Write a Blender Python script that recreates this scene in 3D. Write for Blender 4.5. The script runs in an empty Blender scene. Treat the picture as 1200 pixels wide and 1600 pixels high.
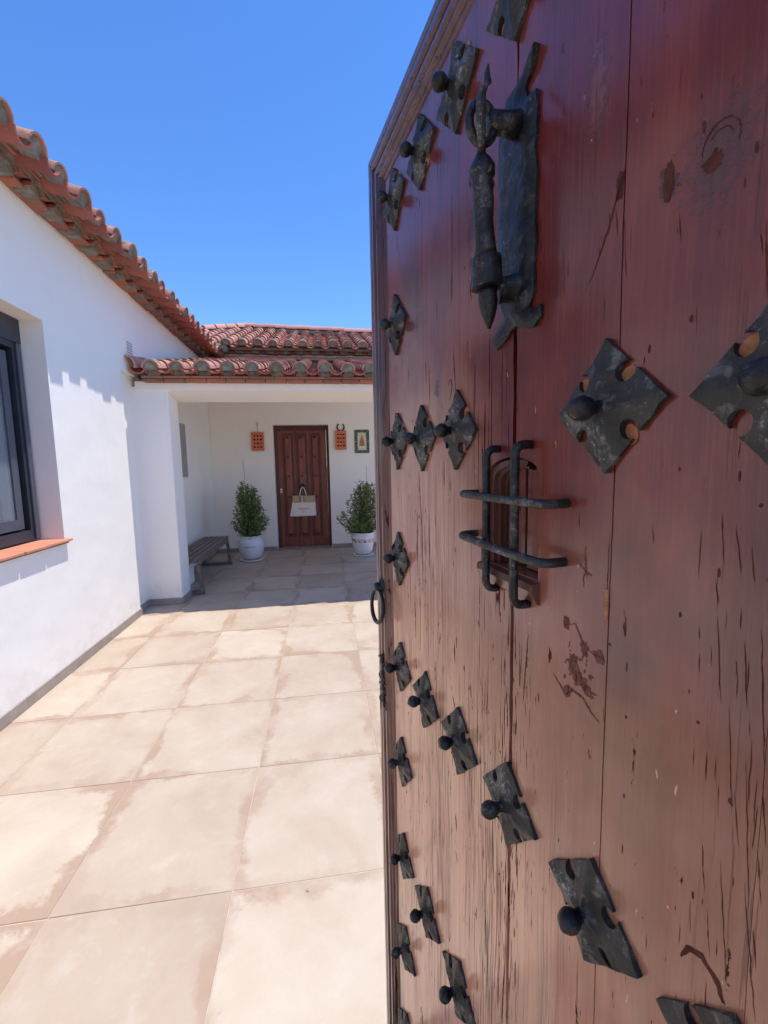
import bpy, math, random
from mathutils import Vector, Matrix, noise
from mathutils.geometry import delaunay_2d_cdt
random.seed(7)
SC = bpy.context.scene
COL = SC.collection
R = math.radians

# ------------------------------------------------------------------ camera
F_PX, YAW, PITCH, ROLL = 672.58, 0.13749, -0.108057, -0.020108
CAM_Z = 1.45
cy, sy, cp, sp, cr, sr = (math.cos(YAW), math.sin(YAW), math.cos(PITCH), math.sin(PITCH), math.cos(ROLL), math.sin(ROLL))
fw = Vector((sy*cp, cy*cp, sp)); rt = Vector((cy, -sy, 0)); up = rt.cross(fw)
rt, up = cr*rt + sr*up, -sr*rt + cr*up
cam = bpy.data.cameras.new('camera'); co = bpy.data.objects.new('camera', cam); COL.objects.link(co)
m = Matrix.Identity(4)
for i in range(3):
    m[i][0] = rt[i]; m[i][1] = up[i]; m[i][2] = -fw[i]
m.translation = Vector((0, 0, CAM_Z))
co.matrix_world = m
cam.sensor_fit = 'VERTICAL'; cam.sensor_height = 36; cam.lens = F_PX/1600*36
cam.clip_start = 0.02; cam.clip_end = 5000
SC.camera = co

# ------------------------------------------------------------------ light
SUN_DIR = Vector((1.0, 0.115, 3.45)).normalized()
elev = math.asin(SUN_DIR.z); azim = math.atan2(SUN_DIR.x, SUN_DIR.y)
w = bpy.data.worlds.new('World'); SC.world = w; w.use_nodes = True
nt = w.node_tree; nt.nodes.clear()
sky = nt.nodes.new('ShaderNodeTexSky'); sky.sky_type = 'NISHITA'; sky.sun_disc = False
sky.sun_elevation = elev; sky.sun_rotation = azim; sky.altitude = 200; sky.air_density = 1.0; sky.dust_density = 0.0; sky.ozone_density = 4.0
hs = nt.nodes.new('ShaderNodeHueSaturation'); hs.inputs['Saturation'].default_value = 1.22; hs.inputs['Hue'].default_value = 0.509; hs.inputs['Value'].default_value = 0.97
bg = nt.nodes.new('ShaderNodeBackground'); bg.inputs['Strength'].default_value = 0.10
wo = nt.nodes.new('ShaderNodeOutputWorld')
nt.links.new(sky.outputs[0], hs.inputs['Color']); nt.links.new(hs.outputs[0], bg.inputs[0]); nt.links.new(bg.outputs[0], wo.inputs[0])
sl = bpy.data.lights.new('sun', 'SUN'); sl.energy = 2.0; sl.angle = R(0.53); sl.color = (1.0, 0.93, 0.84)
so = bpy.data.objects.new('sun', sl); COL.objects.link(so); so.rotation_euler = SUN_DIR.to_track_quat('Z', 'Y').to_euler()
SC.view_settings.view_transform = 'Standard'; SC.view_settings.look = 'None'
SC.view_settings.exposure = 1.38; SC.view_settings.gamma = 1.0; SC.view_settings.use_curve_mapping = False
SC.cycles.max_bounces = 10; SC.cycles.diffuse_bounces = 8

# ------------------------------------------------------------------ material helpers
class NT:
    def __init__(s, name):
        s.m = bpy.data.materials.new(name); s.m.use_nodes = True; s.t = s.m.node_tree
        s.b = s.t.nodes['Principled BSDF']
    def n(s, typ, **kw):
        o = s.t.nodes.new(typ)
        for k, v in kw.items():
            if k in o.inputs: o.inputs[k].default_value = v
            else: setattr(o, k, v)
        return o
    def l(s, a, b): s.t.links.new(a, b)
    def set(s, key, v):
        i = s.b.inputs[key]
        if hasattr(v, 'is_output') or hasattr(v, 'links'): s.l(v, i)
        else: i.default_value = v
    def coord(s, scale=(1, 1, 1), kind='Object', loc=(0, 0, 0)):
        c = s.n('ShaderNodeTexCoord'); mp = s.n('ShaderNodeMapping')
        mp.inputs['Scale'].default_value = scale; mp.inputs['Location'].default_value = loc
        s.l(c.outputs[kind], mp.inputs[0]); return mp.outputs[0]
    def world(s, scale=(1, 1, 1)):
        c = s.n('ShaderNodeNewGeometry'); mp = s.n('ShaderNodeMapping'); mp.inputs['Scale'].default_value = scale
        s.l(c.outputs['Position'], mp.inputs[0]); return mp.outputs[0]
    def noise(s, vec, scale=5, detail=4, rough=.55, dist=0):
        o = s.n('ShaderNodeTexNoise'); s.l(vec, o.inputs['Vector'])
        o.inputs['Scale'].default_value = scale; o.inputs['Detail'].default_value = detail
        o.inputs['Roughness'].default_value = rough; o.inputs['Distortion'].default_value = dist
        return o.outputs['Fac']
    def ramp(s, fac, stops):
        o = s.n('ShaderNodeValToRGB'); s.l(fac, o.inputs[0]); e = o.color_ramp.elements
        while len(e) < len(stops): e.new(.5)
        for i, (p, c) in enumerate(stops):
            e[i].position = p; e[i].color = (c, c, c, 1) if not hasattr(c, '__len__') else (*c, 1)
        return o.outputs[0]
    def step(s, fac, a, b):
        o = s.n('ShaderNodeMapRange'); s.l(fac, o.inputs[0]); o.inputs[1].default_value = a; o.inputs[2].default_value = b
        o.clamp = True; return o.outputs[0]
    def math(s, op, a, b=0.0):
        o = s.n('ShaderNodeMath'); o.operation = op
        for i, v in enumerate((a, b)):
            if hasattr(v, 'links'): s.l(v, o.inputs[i])
            else: o.inputs[i].default_value = v
        return o.outputs[0]
    def mix(s, f, a, b, mode='MIX'):
        o = s.n('ShaderNodeMix'); o.data_type = 'RGBA'; o.blend_type = mode
        for i, v in ((0, f), (6, a), (7, b)):
            if hasattr(v, 'links'): s.l(v, o.inputs[i])
            elif i == 0: o.inputs[0].default_value = v
            else: o.inputs[i].default_value = (*v, 1)
        return o.outputs[2]
    def bump(s, h, strength=.3, dist=.01, prev=None):
        o = s.n('ShaderNodeBump'); s.l(h, o.inputs['Height']); o.inputs['Strength'].default_value = strength
        o.inputs['Distance'].default_value = dist
        if prev: s.l(prev, o.inputs['Normal'])
        s.l(o.outputs[0], s.b.inputs['Normal']); return o.outputs[0]
    def rnd(s):
        return s.n('ShaderNodeObjectInfo').outputs['Random']

def simple(name, c1, c2=None, rough=.6, scale=8, bump=.15, bdist=.004, metal=0, detail=5, spec=None):
    t = NT(name); v = t.coord()
    n = t.noise(v, scale, detail)
    t.set('Base Color', t.ramp(n, [(.3, c1), (.7, c2 or c1)])); t.set('Roughness', rough); t.set('Metallic', metal)
    if bump: t.bump(t.noise(v, scale*6, 5), bump, bdist)
    if spec is not None: t.b.inputs['Specular IOR Level'].default_value = spec
    return t.m

def m_plaster(name='white_plaster', c=(.88, .85, .80)):
    t = NT(name); v = t.world()
    a = t.noise(v, 1.3, 5, .6); b = t.noise(v, 14, 6, .6)
    k = [(.3, tuple(x*.97 for x in c)), (.7, c)]
    col = t.ramp(a, k)
    drt = t.step(t.noise(t.world((7, 7, 1.2)), 1, 6, .7), .60, .82)
    col = t.mix(t.math('MULTIPLY', drt, .22), col, (.62, .57, .50))
    zz = t.n('ShaderNodeSeparateXYZ'); t.l(t.world(), zz.inputs[0])
    spl = t.math('MULTIPLY', t.math('SUBTRACT', 1.0, t.step(zz.outputs[2], .05, .34)), t.step(t.noise(v, 9, 6, .7), .45, .66))
    col = t.mix(t.math('MULTIPLY', spl, .28), col, (.52, .44, .36))
    t.set('Base Color', col); t.set('Roughness', .85); t.b.inputs['Specular IOR Level'].default_value = .2
    lump = t.noise(v, 3.2, 2, .4)
    n1 = t.bump(lump, .35, .03)
    t.bump(t.math('ADD', t.noise(v, 60, 6, .65), t.math('MULTIPLY', b, 1.2)), .25, .003, n1)
    return t.m

def m_floor():
    t = NT('porcelain_stoneware'); v = t.coord(); 
    oi = t.rnd(); off = t.n('ShaderNodeVectorMath'); off.operation = 'ADD'
    comb = t.n('ShaderNodeCombineXYZ'); t.l(t.math('MULTIPLY', oi, 37.0), comb.inputs[0]); t.l(t.math('MULTIPLY', oi, 91.0), comb.inputs[1])
    t.l(v, off.inputs[0]); t.l(comb.outputs[0], off.inputs[1]); vv = off.outputs[0]
    big = t.noise(vv, 2.4, 8, .68, .25); mid = t.noise(vv, 9, 7, .7, .3); fine = t.noise(vv, 60, 5, .7)
    # distance to tile edge in object space (tile half size .29 x .31)
    sx = t.n('ShaderNodeSeparateXYZ'); t.l(v, sx.inputs[0])
    ax = t.math('SUBTRACT', .29, t.math('ABSOLUTE', sx.outputs[0])); ay = t.math('SUBTRACT', .31, t.math('ABSOLUTE', sx.outputs[1]))
    ed = t.math('MINIMUM', ax, ay)
    e2 = t.math('ADD', ed, t.math('MULTIPLY', t.math('SUBTRACT', big, .5), .34))
    rim = t.math('SUBTRACT', 1.0, t.step(t.math('ADD', e2, t.math('MULTIPLY', t.math('SUBTRACT', fine, .5), .05)), .022, .050))
    patch = t.step(t.noise(vv, 1.7, 5, .6), .47, .56)
    rim = t.math('MULTIPLY', rim, t.math('ADD', t.math('MULTIPLY', patch, .8), .2))
    base = t.ramp(big, [(.30, (.425, .345, .272)), (.5, (.475, .402, .323)), (.70, (.515, .46, .385))])
    tint = t.mix(oi, (.90, .855, .82), (1.06, 1.06, 1.04))
    base = t.mix(1.0, base, tint, 'MULTIPLY')
    base = t.mix(t.math('MULTIPLY', rim, .95), base, (.375, .268, .195))
    white = t.step(mid, .56, .70)
    base = t.mix(t.math('MULTIPLY', white, .28), base, (.58, .53, .47))
    dk = t.step(fine, .62, .75)
    g2 = t.step(t.noise(vv, 260, 3, .7), .5, .7)
    base = t.mix(t.math('MULTIPLY', g2, .14), base, (.36, .27, .20))
    base = t.mix(t.math('MULTIPLY', dk, .2), base, (.38, .26, .19))
    speck = t.step(t.noise(vv, 24, 2, .3), .79, .82)
    base = t.mix(t.math('MULTIPLY', speck, .7), base, (.12, .08, .06))
    t.set('Base Color', base); t.set('Roughness', t.ramp(mid, [(.3, .62), (.7, .8)]))
    t.b.inputs['Specular IOR Level'].default_value = .3
    t.bump(t.math('ADD', mid, t.math('MULTIPLY', fine, .4)), .12, .004)
    return t.m

def m_clay(name, a, b, c, rough=.8, dirt=(.16, .13, .11), dirtamt=.5):
    t = NT(name); v = t.world(); r = t.rnd()
    base = t.ramp(r, [(.0, a), (.5, b), (1., c)])
    n = t.noise(v, 9, 6, .65); f = t.noise(v, 45, 5, .65)
    base = t.mix(t.math('MULTIPLY', t.step(n, .5, .68), dirtamt), base, dirt)
    base = t.mix(t.math('MULTIPLY', t.step(f, .55, .72), .35), base, tuple(min(1, x*1.5+.05) for x in b))
    t.set('Base Color', base); t.set('Roughness', rough); t.bump(t.math('ADD', n, f), .35, .006)
    return t.m

def m_mortar():
    t = NT('grey_mortar'); v = t.world(); n = t.noise(v, 14, 6, .7); f = t.noise(v, 70, 5, .7)
    base = t.ramp(n, [(.3, (.11, .10, .075)), (.5, (.22, .20, .155)), (.7, (.37, .345, .28))])
    base = t.mix(t.math('MULTIPLY', t.step(t.rnd(), .2, 1), .3), base, (.22, .2, .15))
    t.set('Base Color', base); t.set('Roughness', .95); t.bump(t.math('ADD', n, f), .6, .01)
    return t.m

def m_doorwood(name='varnished_red_wood', moulding=False):
    """door-local coordinates: x = across the leaf, z = up"""
    t = NT(name); v0 = t.coord()
    warp = t.n('ShaderNodeTexNoise'); t.l(v0, warp.inputs['Vector']); warp.inputs['Scale'].default_value = 3.0; warp.inputs['Detail'].default_value = 2
    wv = t.n('ShaderNodeVectorMath'); wv.operation = 'MULTIPLY_ADD'
    t.l(warp.outputs['Color'], wv.inputs[0]); wv.inputs[1].default_value = (.018, .0, .05); t.l(v0, wv.inputs[2])
    def mp(sc):
        o = t.n('ShaderNodeMapping'); t.l(wv.outputs[0], o.inputs[0]); o.inputs['Scale'].default_value = sc; return o.outputs[0]
    sep = t.n('ShaderNodeSeparateXYZ'); t.l(v0, sep.inputs[0]); S, Z = sep.outputs[0], sep.outputs[2]
    grain = t.noise(mp((300, 300, 7) if not moulding else (200, 200, 12)), 1, 6, .7)
    streak = t.noise(mp((60, 60, 1.6)), 1, 6, .65)
    band = t.noise(mp((9, 9, 1.3)), 1, 5, .6)
    blot = t.noise(mp((3, 3, 2.2)), 1, 4, .55)
    base = t.ramp(band, [(.3, (.078, .007, .005)), (.5, (.145, .016, .009)), (.7, (.23, .036, .016))])
    base = t.mix(t.math('MULTIPLY', t.step(streak, .47, .62), .22), base, (.085, .010, .008))
    base = t.mix(t.math('MULTIPLY', t.step(grain, .48, .62), .28), base, (.29, .060, .034))
    patch = t.step(t.noise(mp((5, 5, 2.6)), 1, 5, .65), .48, .66)
    base = t.mix(t.math('MULTIPLY', patch, .6), base, (.28, .055, .014))
    dpat = t.step(t.noise(mp((4, 4, 3.2)), 1.3, 4, .6), .50, .66)
    base = t.mix(t.math('MULTIPLY', dpat, .72), base, (.052, .008, .006))
    # paler lower leaf: part worn stain, part floor bounce and sheen painted in
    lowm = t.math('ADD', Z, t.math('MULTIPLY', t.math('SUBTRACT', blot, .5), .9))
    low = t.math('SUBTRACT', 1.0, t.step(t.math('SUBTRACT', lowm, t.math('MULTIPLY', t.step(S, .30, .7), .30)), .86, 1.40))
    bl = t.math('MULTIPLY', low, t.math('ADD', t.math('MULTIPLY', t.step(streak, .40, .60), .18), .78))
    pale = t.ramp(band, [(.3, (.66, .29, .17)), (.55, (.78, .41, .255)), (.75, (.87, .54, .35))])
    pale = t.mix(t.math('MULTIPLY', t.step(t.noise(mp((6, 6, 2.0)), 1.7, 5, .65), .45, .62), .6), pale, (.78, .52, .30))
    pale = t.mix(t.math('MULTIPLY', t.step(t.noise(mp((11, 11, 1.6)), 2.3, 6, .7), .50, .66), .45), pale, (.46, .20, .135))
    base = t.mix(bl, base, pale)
    # worn hairline grain in the paler lower wood
    hair = t.step(t.noise(mp((420, 420, 6)), 1, 4, .6), .51, .58)
    zone = t.step(t.noise(mp((14, 14, 1.2)), 1, 4, .6), .42, .62)
    hm = t.math('MULTIPLY', t.math('MULTIPLY', hair, t.math('MULTIPLY', t.math('MULTIPLY', zone, low), t.math('ADD', .12, t.math('MULTIPLY', t.step(S, .25, .36), .88)))), .75)
    base = t.mix(hm, base, (.07, .022, .016))
    # long drying checks
    chk = t.noise(mp((330, 330, 5.5)), 1, 4, .6)
    cz = t.step(t.noise(mp((7, 7, 1.1)), 1.0, 3, .5), .50, .60)
    right = t.math('SUBTRACT', 1.0, t.step(S, .165, .20))
    mid_ = t.math('MULTIPLY', t.step(S, .36, .40), t.math('SUBTRACT', 1.0, t.step(S, .47, .52)))
    cz = t.math('MAXIMUM', cz, t.math('MAXIMUM', t.math('MULTIPLY', right, .35), t.math('MULTIPLY', mid_, t.math('SUBTRACT', 1.0, t.step(Z, 1.2, 1.4)))))
    ck = t.math('MULTIPLY', t.step(chk, .60, .625), cz)
    base = t.mix(ck, base, (.045, .010, .007))
    # flaked spots showing dark old wood
    fl = t.noise(mp((55, 55, 12)), 1, 5, .75)
    fm = t.math('MULTIPLY', t.step(fl, .635, .645), t.step(blot, .45, .52))
    base = t.mix(fm, base, (.09, .026, .018))
    hgt = t.math('SUBTRACT', t.math('ADD', t.math('MULTIPLY', grain, .25), t.math('MULTIPLY', streak, .35)), t.math('ADD', t.math('MULTIPLY', ck, 1.0), t.math('ADD', t.math('MULTIPLY', hm, .4), t.math('MULTIPLY', fm, .5))))
    if not moulding:
        # knots and scars: (s, z, radius s, radius z, kind)
        for (ks, kz, rs, rz, kind) in [(.202, 1.631, .017, .022, 0), (.235, 1.634, .0055, .013, 1), (.300, 1.742, .010, .034, 3), (.50, 1.735, .008, .02, 1), (.60, 1.56, .009, .012, 1), (.19, .98, .03, .026, 1)]:
            d = t.n('ShaderNodeVectorMath'); d.operation = 'SUBTRACT'; t.l(v0, d.inputs[0]); d.inputs[1].default_value = (ks, 0, kz)
            e = t.n('ShaderNodeVectorMath'); e.operation = 'MULTIPLY'; t.l(d.outputs[0], e.inputs[0]); e.inputs[1].default_value = (1/rs, 0, 1/rz)
            ln = t.n('ShaderNodeVectorMath'); ln.operation = 'LENGTH'; t.l(e.outputs[0], ln.inputs[0])
            rr = t.math('ADD', ln.outputs['Value'], t.math('MULTIPLY', t.math('SUBTRACT', t.noise(v0, 130, 5, .75), .5), 5.0))
            if kind == 2: k = t.math('MULTIPLY', t.math('SUBTRACT', 1.0, t.step(rr, .75, .95)), t.step(t.noise(v0, 160, 5, .8), .47, .52)); c = (.11, .035, .024)
            elif kind == 3: k = t.math('MULTIPLY', t.math('SUBTRACT', 1.0, t.step(rr, .6, 1.2)), .6); c = (.20, .07, .045)
            elif kind == 0: k = t.math('MULTIPLY', t.math('SUBTRACT', 1.0, t.step(rr, .4, 1.3)), .6); c = (.05, .022, .016)
            else: k = t.math('MULTIPLY', t.math('SUBTRACT', 1.0, t.step(rr, .7, .95)), .85); c = (.045, .009, .008)
            base = t.mix(k, base, c); hgt = t.math('SUBTRACT', hgt, t.math('MULTIPLY', k, .8))
        chip = t.noise(v0, 90, 2, .4)
    wp = t.step(t.noise(mp((160, 160, 50)), 1, 3, .5), .72, .73)
    base = t.mix(t.math('MULTIPLY', wp, .8), base, (.62, .40, .25))
    if moulding:
        base = t.mix(.72, base, t.mix(t.step(streak, .42, .6), (.035, .010, .009), (.11, .042, .036)))
    t.set('Base Color', base)
    rg = t.math('ADD', t.math('MULTIPLY', bl, .17), t.math('MULTIPLY', t.step(band, .3, .7), .10))
    t.set('Roughness', t.math('ADD', rg, .30)); dull = t.math('SUBTRACT', 1.0, t.math('MINIMUM', t.math('ADD', ck, t.math('ADD', hm, fm)), 1.0))
    t.set('Specular IOR Level', t.math('MULTIPLY', dull, .32)); t.set('Coat Weight', t.math('MULTIPLY', dull, .75))
    t.b.inputs['Coat Roughness'].default_value = .15; t.b.inputs['Coat IOR'].default_value = 1.58
    t.bump(hgt, .8, .002)
    return t.m

def m_iron(name='black_wrought_iron', c=(.022, .021, .019), c2=(.066, .061, .052), rough=.5, scuff=1.0):
    t = NT(name); v = t.coord(); n = t.noise(v, 60, 6, .7); b = t.noise(v, 22, 4, .6); f = t.noise(v, 260, 4, .7)
    base = t.ramp(b, [(.35, c), (.7, c2)])
    base = t.mix(t.math('MULTIPLY', t.step(n, .53, .66), .7*scuff), base, (.21, .20, .175))
    base = t.mix(t.math('MULTIPLY', t.math('MULTIPLY', t.step(f, .56, .64), t.step(b, .5, .6)), .6*scuff), base, (.50, .48, .43))
    t.set('Base Color', base); t.set('Metallic', .35); t.set('Roughness', t.ramp(n, [(.3, rough-.1), (.7, rough+.15)]))
    t.bump(t.math('ADD', b, t.math('MULTIPLY', n, .6)), .8, .004)
    return t.m

M = {}
M['wall'] = m_plaster()
M['ceiling'] = m_plaster('bounce_cream_plaster', (.91, .85, .775))  # cream lightened so the colour carries the porch's bounce light
M['floor'] = m_floor()
M['grout'] = simple('beige_grout', (.46, .37, .30), (.60, .51, .43), .9, 20)
M['skirt'] = simple('taupe_skirting', (.27, .225, .195), (.36, .305, .265), .55, 12, .1)
M['tile'] = m_clay('weathered_roof_tile', (.46, .20, .14), (.54, .28, .205), (.33, .13, .095), .85, (.17, .135, .10), .8)
M['tile_red'] = m_clay('red_channel_tile', (.36, .095, .065), (.43, .135, .09), (.26, .07, .05), .75, (.17, .11, .08), .6)
M['cornice'] = m_clay('cornice_clay', (.44, .155, .09), (.36, .14, .09), (.28, .105, .07), .9, (.21, .17, .12), .85)
M['ridge'] = m_clay('pink_ridge_tile', (.56, .24, .18), (.62, .30, .235), (.52, .21, .15), .75, (.4, .2, .15), .25)
M['mortar'] = m_mortar()
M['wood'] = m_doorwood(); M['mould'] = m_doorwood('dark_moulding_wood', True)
M['iron'] = m_iron(); M['ironb'] = m_iron('knocker_iron', (.010, .010, .010), (.030, .028, .026), .31, .5)
M['bare'] = simple('bare_orange_wood', (.30, .10, .04), (.52, .23, .10), .75, 110, .5)
M['scraped'] = simple('scraped_brown_wood', (.10, .034, .024), (.24, .10, .07), .8, 130, .4, spec=.2, detail=6)
M['oldwood'] = simple('dark_exposed_wood', (.060, .018, .012), (.125, .044, .030), .85, 60, .3, spec=.15)
M['gap'] = simple('dark_gap_wood', (.012, .006, .005), (.03, .012, .01), .9, 20)
M['frame'] = simple('anthracite_aluminium', (.030, .035, .048), (.036, .042, .056), .38, 6, .02)
M['frame2'] = simple('grey_sash_aluminium', (.075, .085, .105), (.085, .095, .118), .4, 6, .02)
M['bench'] = simple('grey_brown_wood', (.11, .08, .068), (.21, .16, .14), .6, 20, .3)
M['backdoor'] = None
M['terra'] = simple('terracotta_plaque', (.62, .15, .075), (.70, .20, .11), .8, 20, .3)
M['brownhole'] = simple('dark_brown_hole', (.03, .01, .01), (.05, .015, .012), .9, 20)  # near-black brown backing behind the plaque holes
M['sill'] = m_clay('terracotta_sill', (.58, .22, .13), (.62, .26, .16), (.55, .19, .11), .7, (.45, .2, .13), .4)
M['soil'] = simple('potting_soil', (.03, .02, .012), (.06, .04, .025), .95, 40, .8, .01)
M['bark'] = simple('brown_bark', (.06, .04, .025), (.12, .08, .05), .9, 40, .6)
M['bagcream'] = simple('cream_cotton', (.84, .74, .62), (.90, .82, .72), .85, 30, .3)
M['jute'] = simple('tan_jute', (.55, .35, .20), (.62, .42, .27), .9, 60, .5)
M['pinkprint'] = simple('pink_print', (.55, .16, .16), (.55, .18, .18), .8, 10, 0)
M['brass'] = simple('pale_brass', (.62, .48, .34), (.7, .56, .42), .35, 10, .05, metal=.4)
M['slat'] = simple('white_vent_slat', (.6, .6, .62), (.7, .7, .72), .5, 10, .05)
M['darkhole'] = simple('dark_void', (.02, .02, .022), (.03, .03, .03), .8, 10, 0)
M['greypanel'] = simple('grey_metal_panel', (.30, .29, .29), (.34, .33, .33), .5, 5, .05)
M['green'] = simple('green_glazed_tile', (.045, .085, .055), (.075, .125, .085), .25, 18, .1)
M['gyellow'] = simple('cream_glaze', (.62, .55, .30), (.72, .66, .45), .3, 18, .05)
M['gred'] = simple('red_glaze', (.50, .08, .05), (.60, .20, .10), .3, 90, .05)
M['gbrown'] = simple('brown_glaze', (.25, .12, .05), (.40, .22, .10), .3, 90, .05)
M['gwhite'] = simple('white_glaze', (.70, .70, .68), (.78, .78, .76), .3, 12, .05)
M['stake'] = simple('grey_cane', (.25, .22, .2), (.33, .3, .27), .8, 20, .1)
M['ground'] = simple('dry_earth', (.22, .17, .12), (.32, .25, .18), .95, 3, .4, .02)
M['fleece'] = simple('grey_fibre', (.34, .32, .29), (.46, .44, .40), .95, 60, .6)

def m_backdoor():
    t = NT('mahogany_panel_wood'); v = t.coord((40, 40, 2.2)); n = t.noise(v, 1, 6, .65); b = t.noise(t.coord(), 3, 4)
    base = t.ramp(n, [(.3, (.12, .022, .012)), (.55, (.24, .055, .028)), (.75, (.36, .11, .055))])
    base = t.mix(t.math('MULTIPLY', t.step(b, .45, .65), .35), base, (.38, .13, .065))
    t.set('Base Color', base); t.set('Roughness', .42); t.bump(n, .3, .002); return t.m
M['backdoor'] = m_backdoor()
M['backframe'] = simple('dark_door_frame_wood', (.075, .016, .010), (.12, .028, .018), .45, 14, .15)

def m_leaf():
    t = NT('small_green_leaf'); v = t.coord(); 
    n = t.noise(v, 40, 3); b = t.noise(v, 7, 3)
    base = t.ramp(n, [(.35, (.06, .10, .022)), (.50, (.15, .22, .05)), (.66, (.30, .37, .12))])
    base = t.mix(t.math('MULTIPLY', t.step(b, .5, .65), .3), base, (.03, .04, .02))
    t.set('Base Color', base); t.set('Roughness', .38); t.b.inputs['Specular IOR Level'].default_value = .6
    return t.m
M['leaf'] = m_leaf()
def m_ceramic(name='white_glazed_ceramic', flowers=False):
    t = NT(name); v = t.coord(); n = t.noise(v, 6, 4)
    base = t.ramp(n, [(.3, (.66, .665, .68)), (.7, (.76, .76, .765))])
    if flowers:
        s = t.n('ShaderNodeSeparateXYZ'); t.l(v, s.inputs[0]); z = s.outputs[2]
        bandm = t.math('MULTIPLY', t.step(z, .225, .235), t.math('SUBTRACT', 1.0, t.step(z, .285, .295)))
        vo = t.n('ShaderNodeTexVoronoi'); t.l(v, vo.inputs['Vector']); vo.inputs['Scale'].default_value = 21
        fl = t.math('MULTIPLY', t.math('SUBTRACT', 1.0, t.step(vo.outputs['Distance'], .36, .46)), bandm)
        lf = t.math('MULTIPLY', t.step(t.noise(v, 45, 2), .55, .58), bandm)
        base = t.mix(t.math('MULTIPLY', lf, .8), base, (.12, .22, .12)); base = t.mix(fl, base, (.58, .05, .12))
        ct = t.math('MULTIPLY', t.math('SUBTRACT', 1.0, t.step(vo.outputs['Distance'], .10, .14)), bandm)
        base = t.mix(ct, base, (.75, .45, .35))
    t.set('Base Color', base); t.set('Roughness', .22); t.b.inputs['Coat Weight'].default_value = .3
    t.bump(t.noise(v, 9, 2), .06, .01)
    return t.m
M['ceramic'] = m_ceramic(); M['ceramicf'] = m_ceramic('flowered_white_ceramic', True)
def m_glass():
    t = NT('window_glass'); t.set('Base Color', (.02, .03, .04, 1)); t.set('Roughness', .03)
    t.b.inputs['Transmission Weight'].default_value = .75; t.b.inputs['IOR'].default_value = 1.5; t.b.inputs['Specular IOR Level'].default_value = .8
    t.set('Base Color', (.55, .65, .72, 1))
    return t.m
M['glass'] = m_glass()
M['curtain'] = simple('grey_curtain', (.10, .105, .115), (.15, .155, .165), .9, 8, .2)

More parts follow.
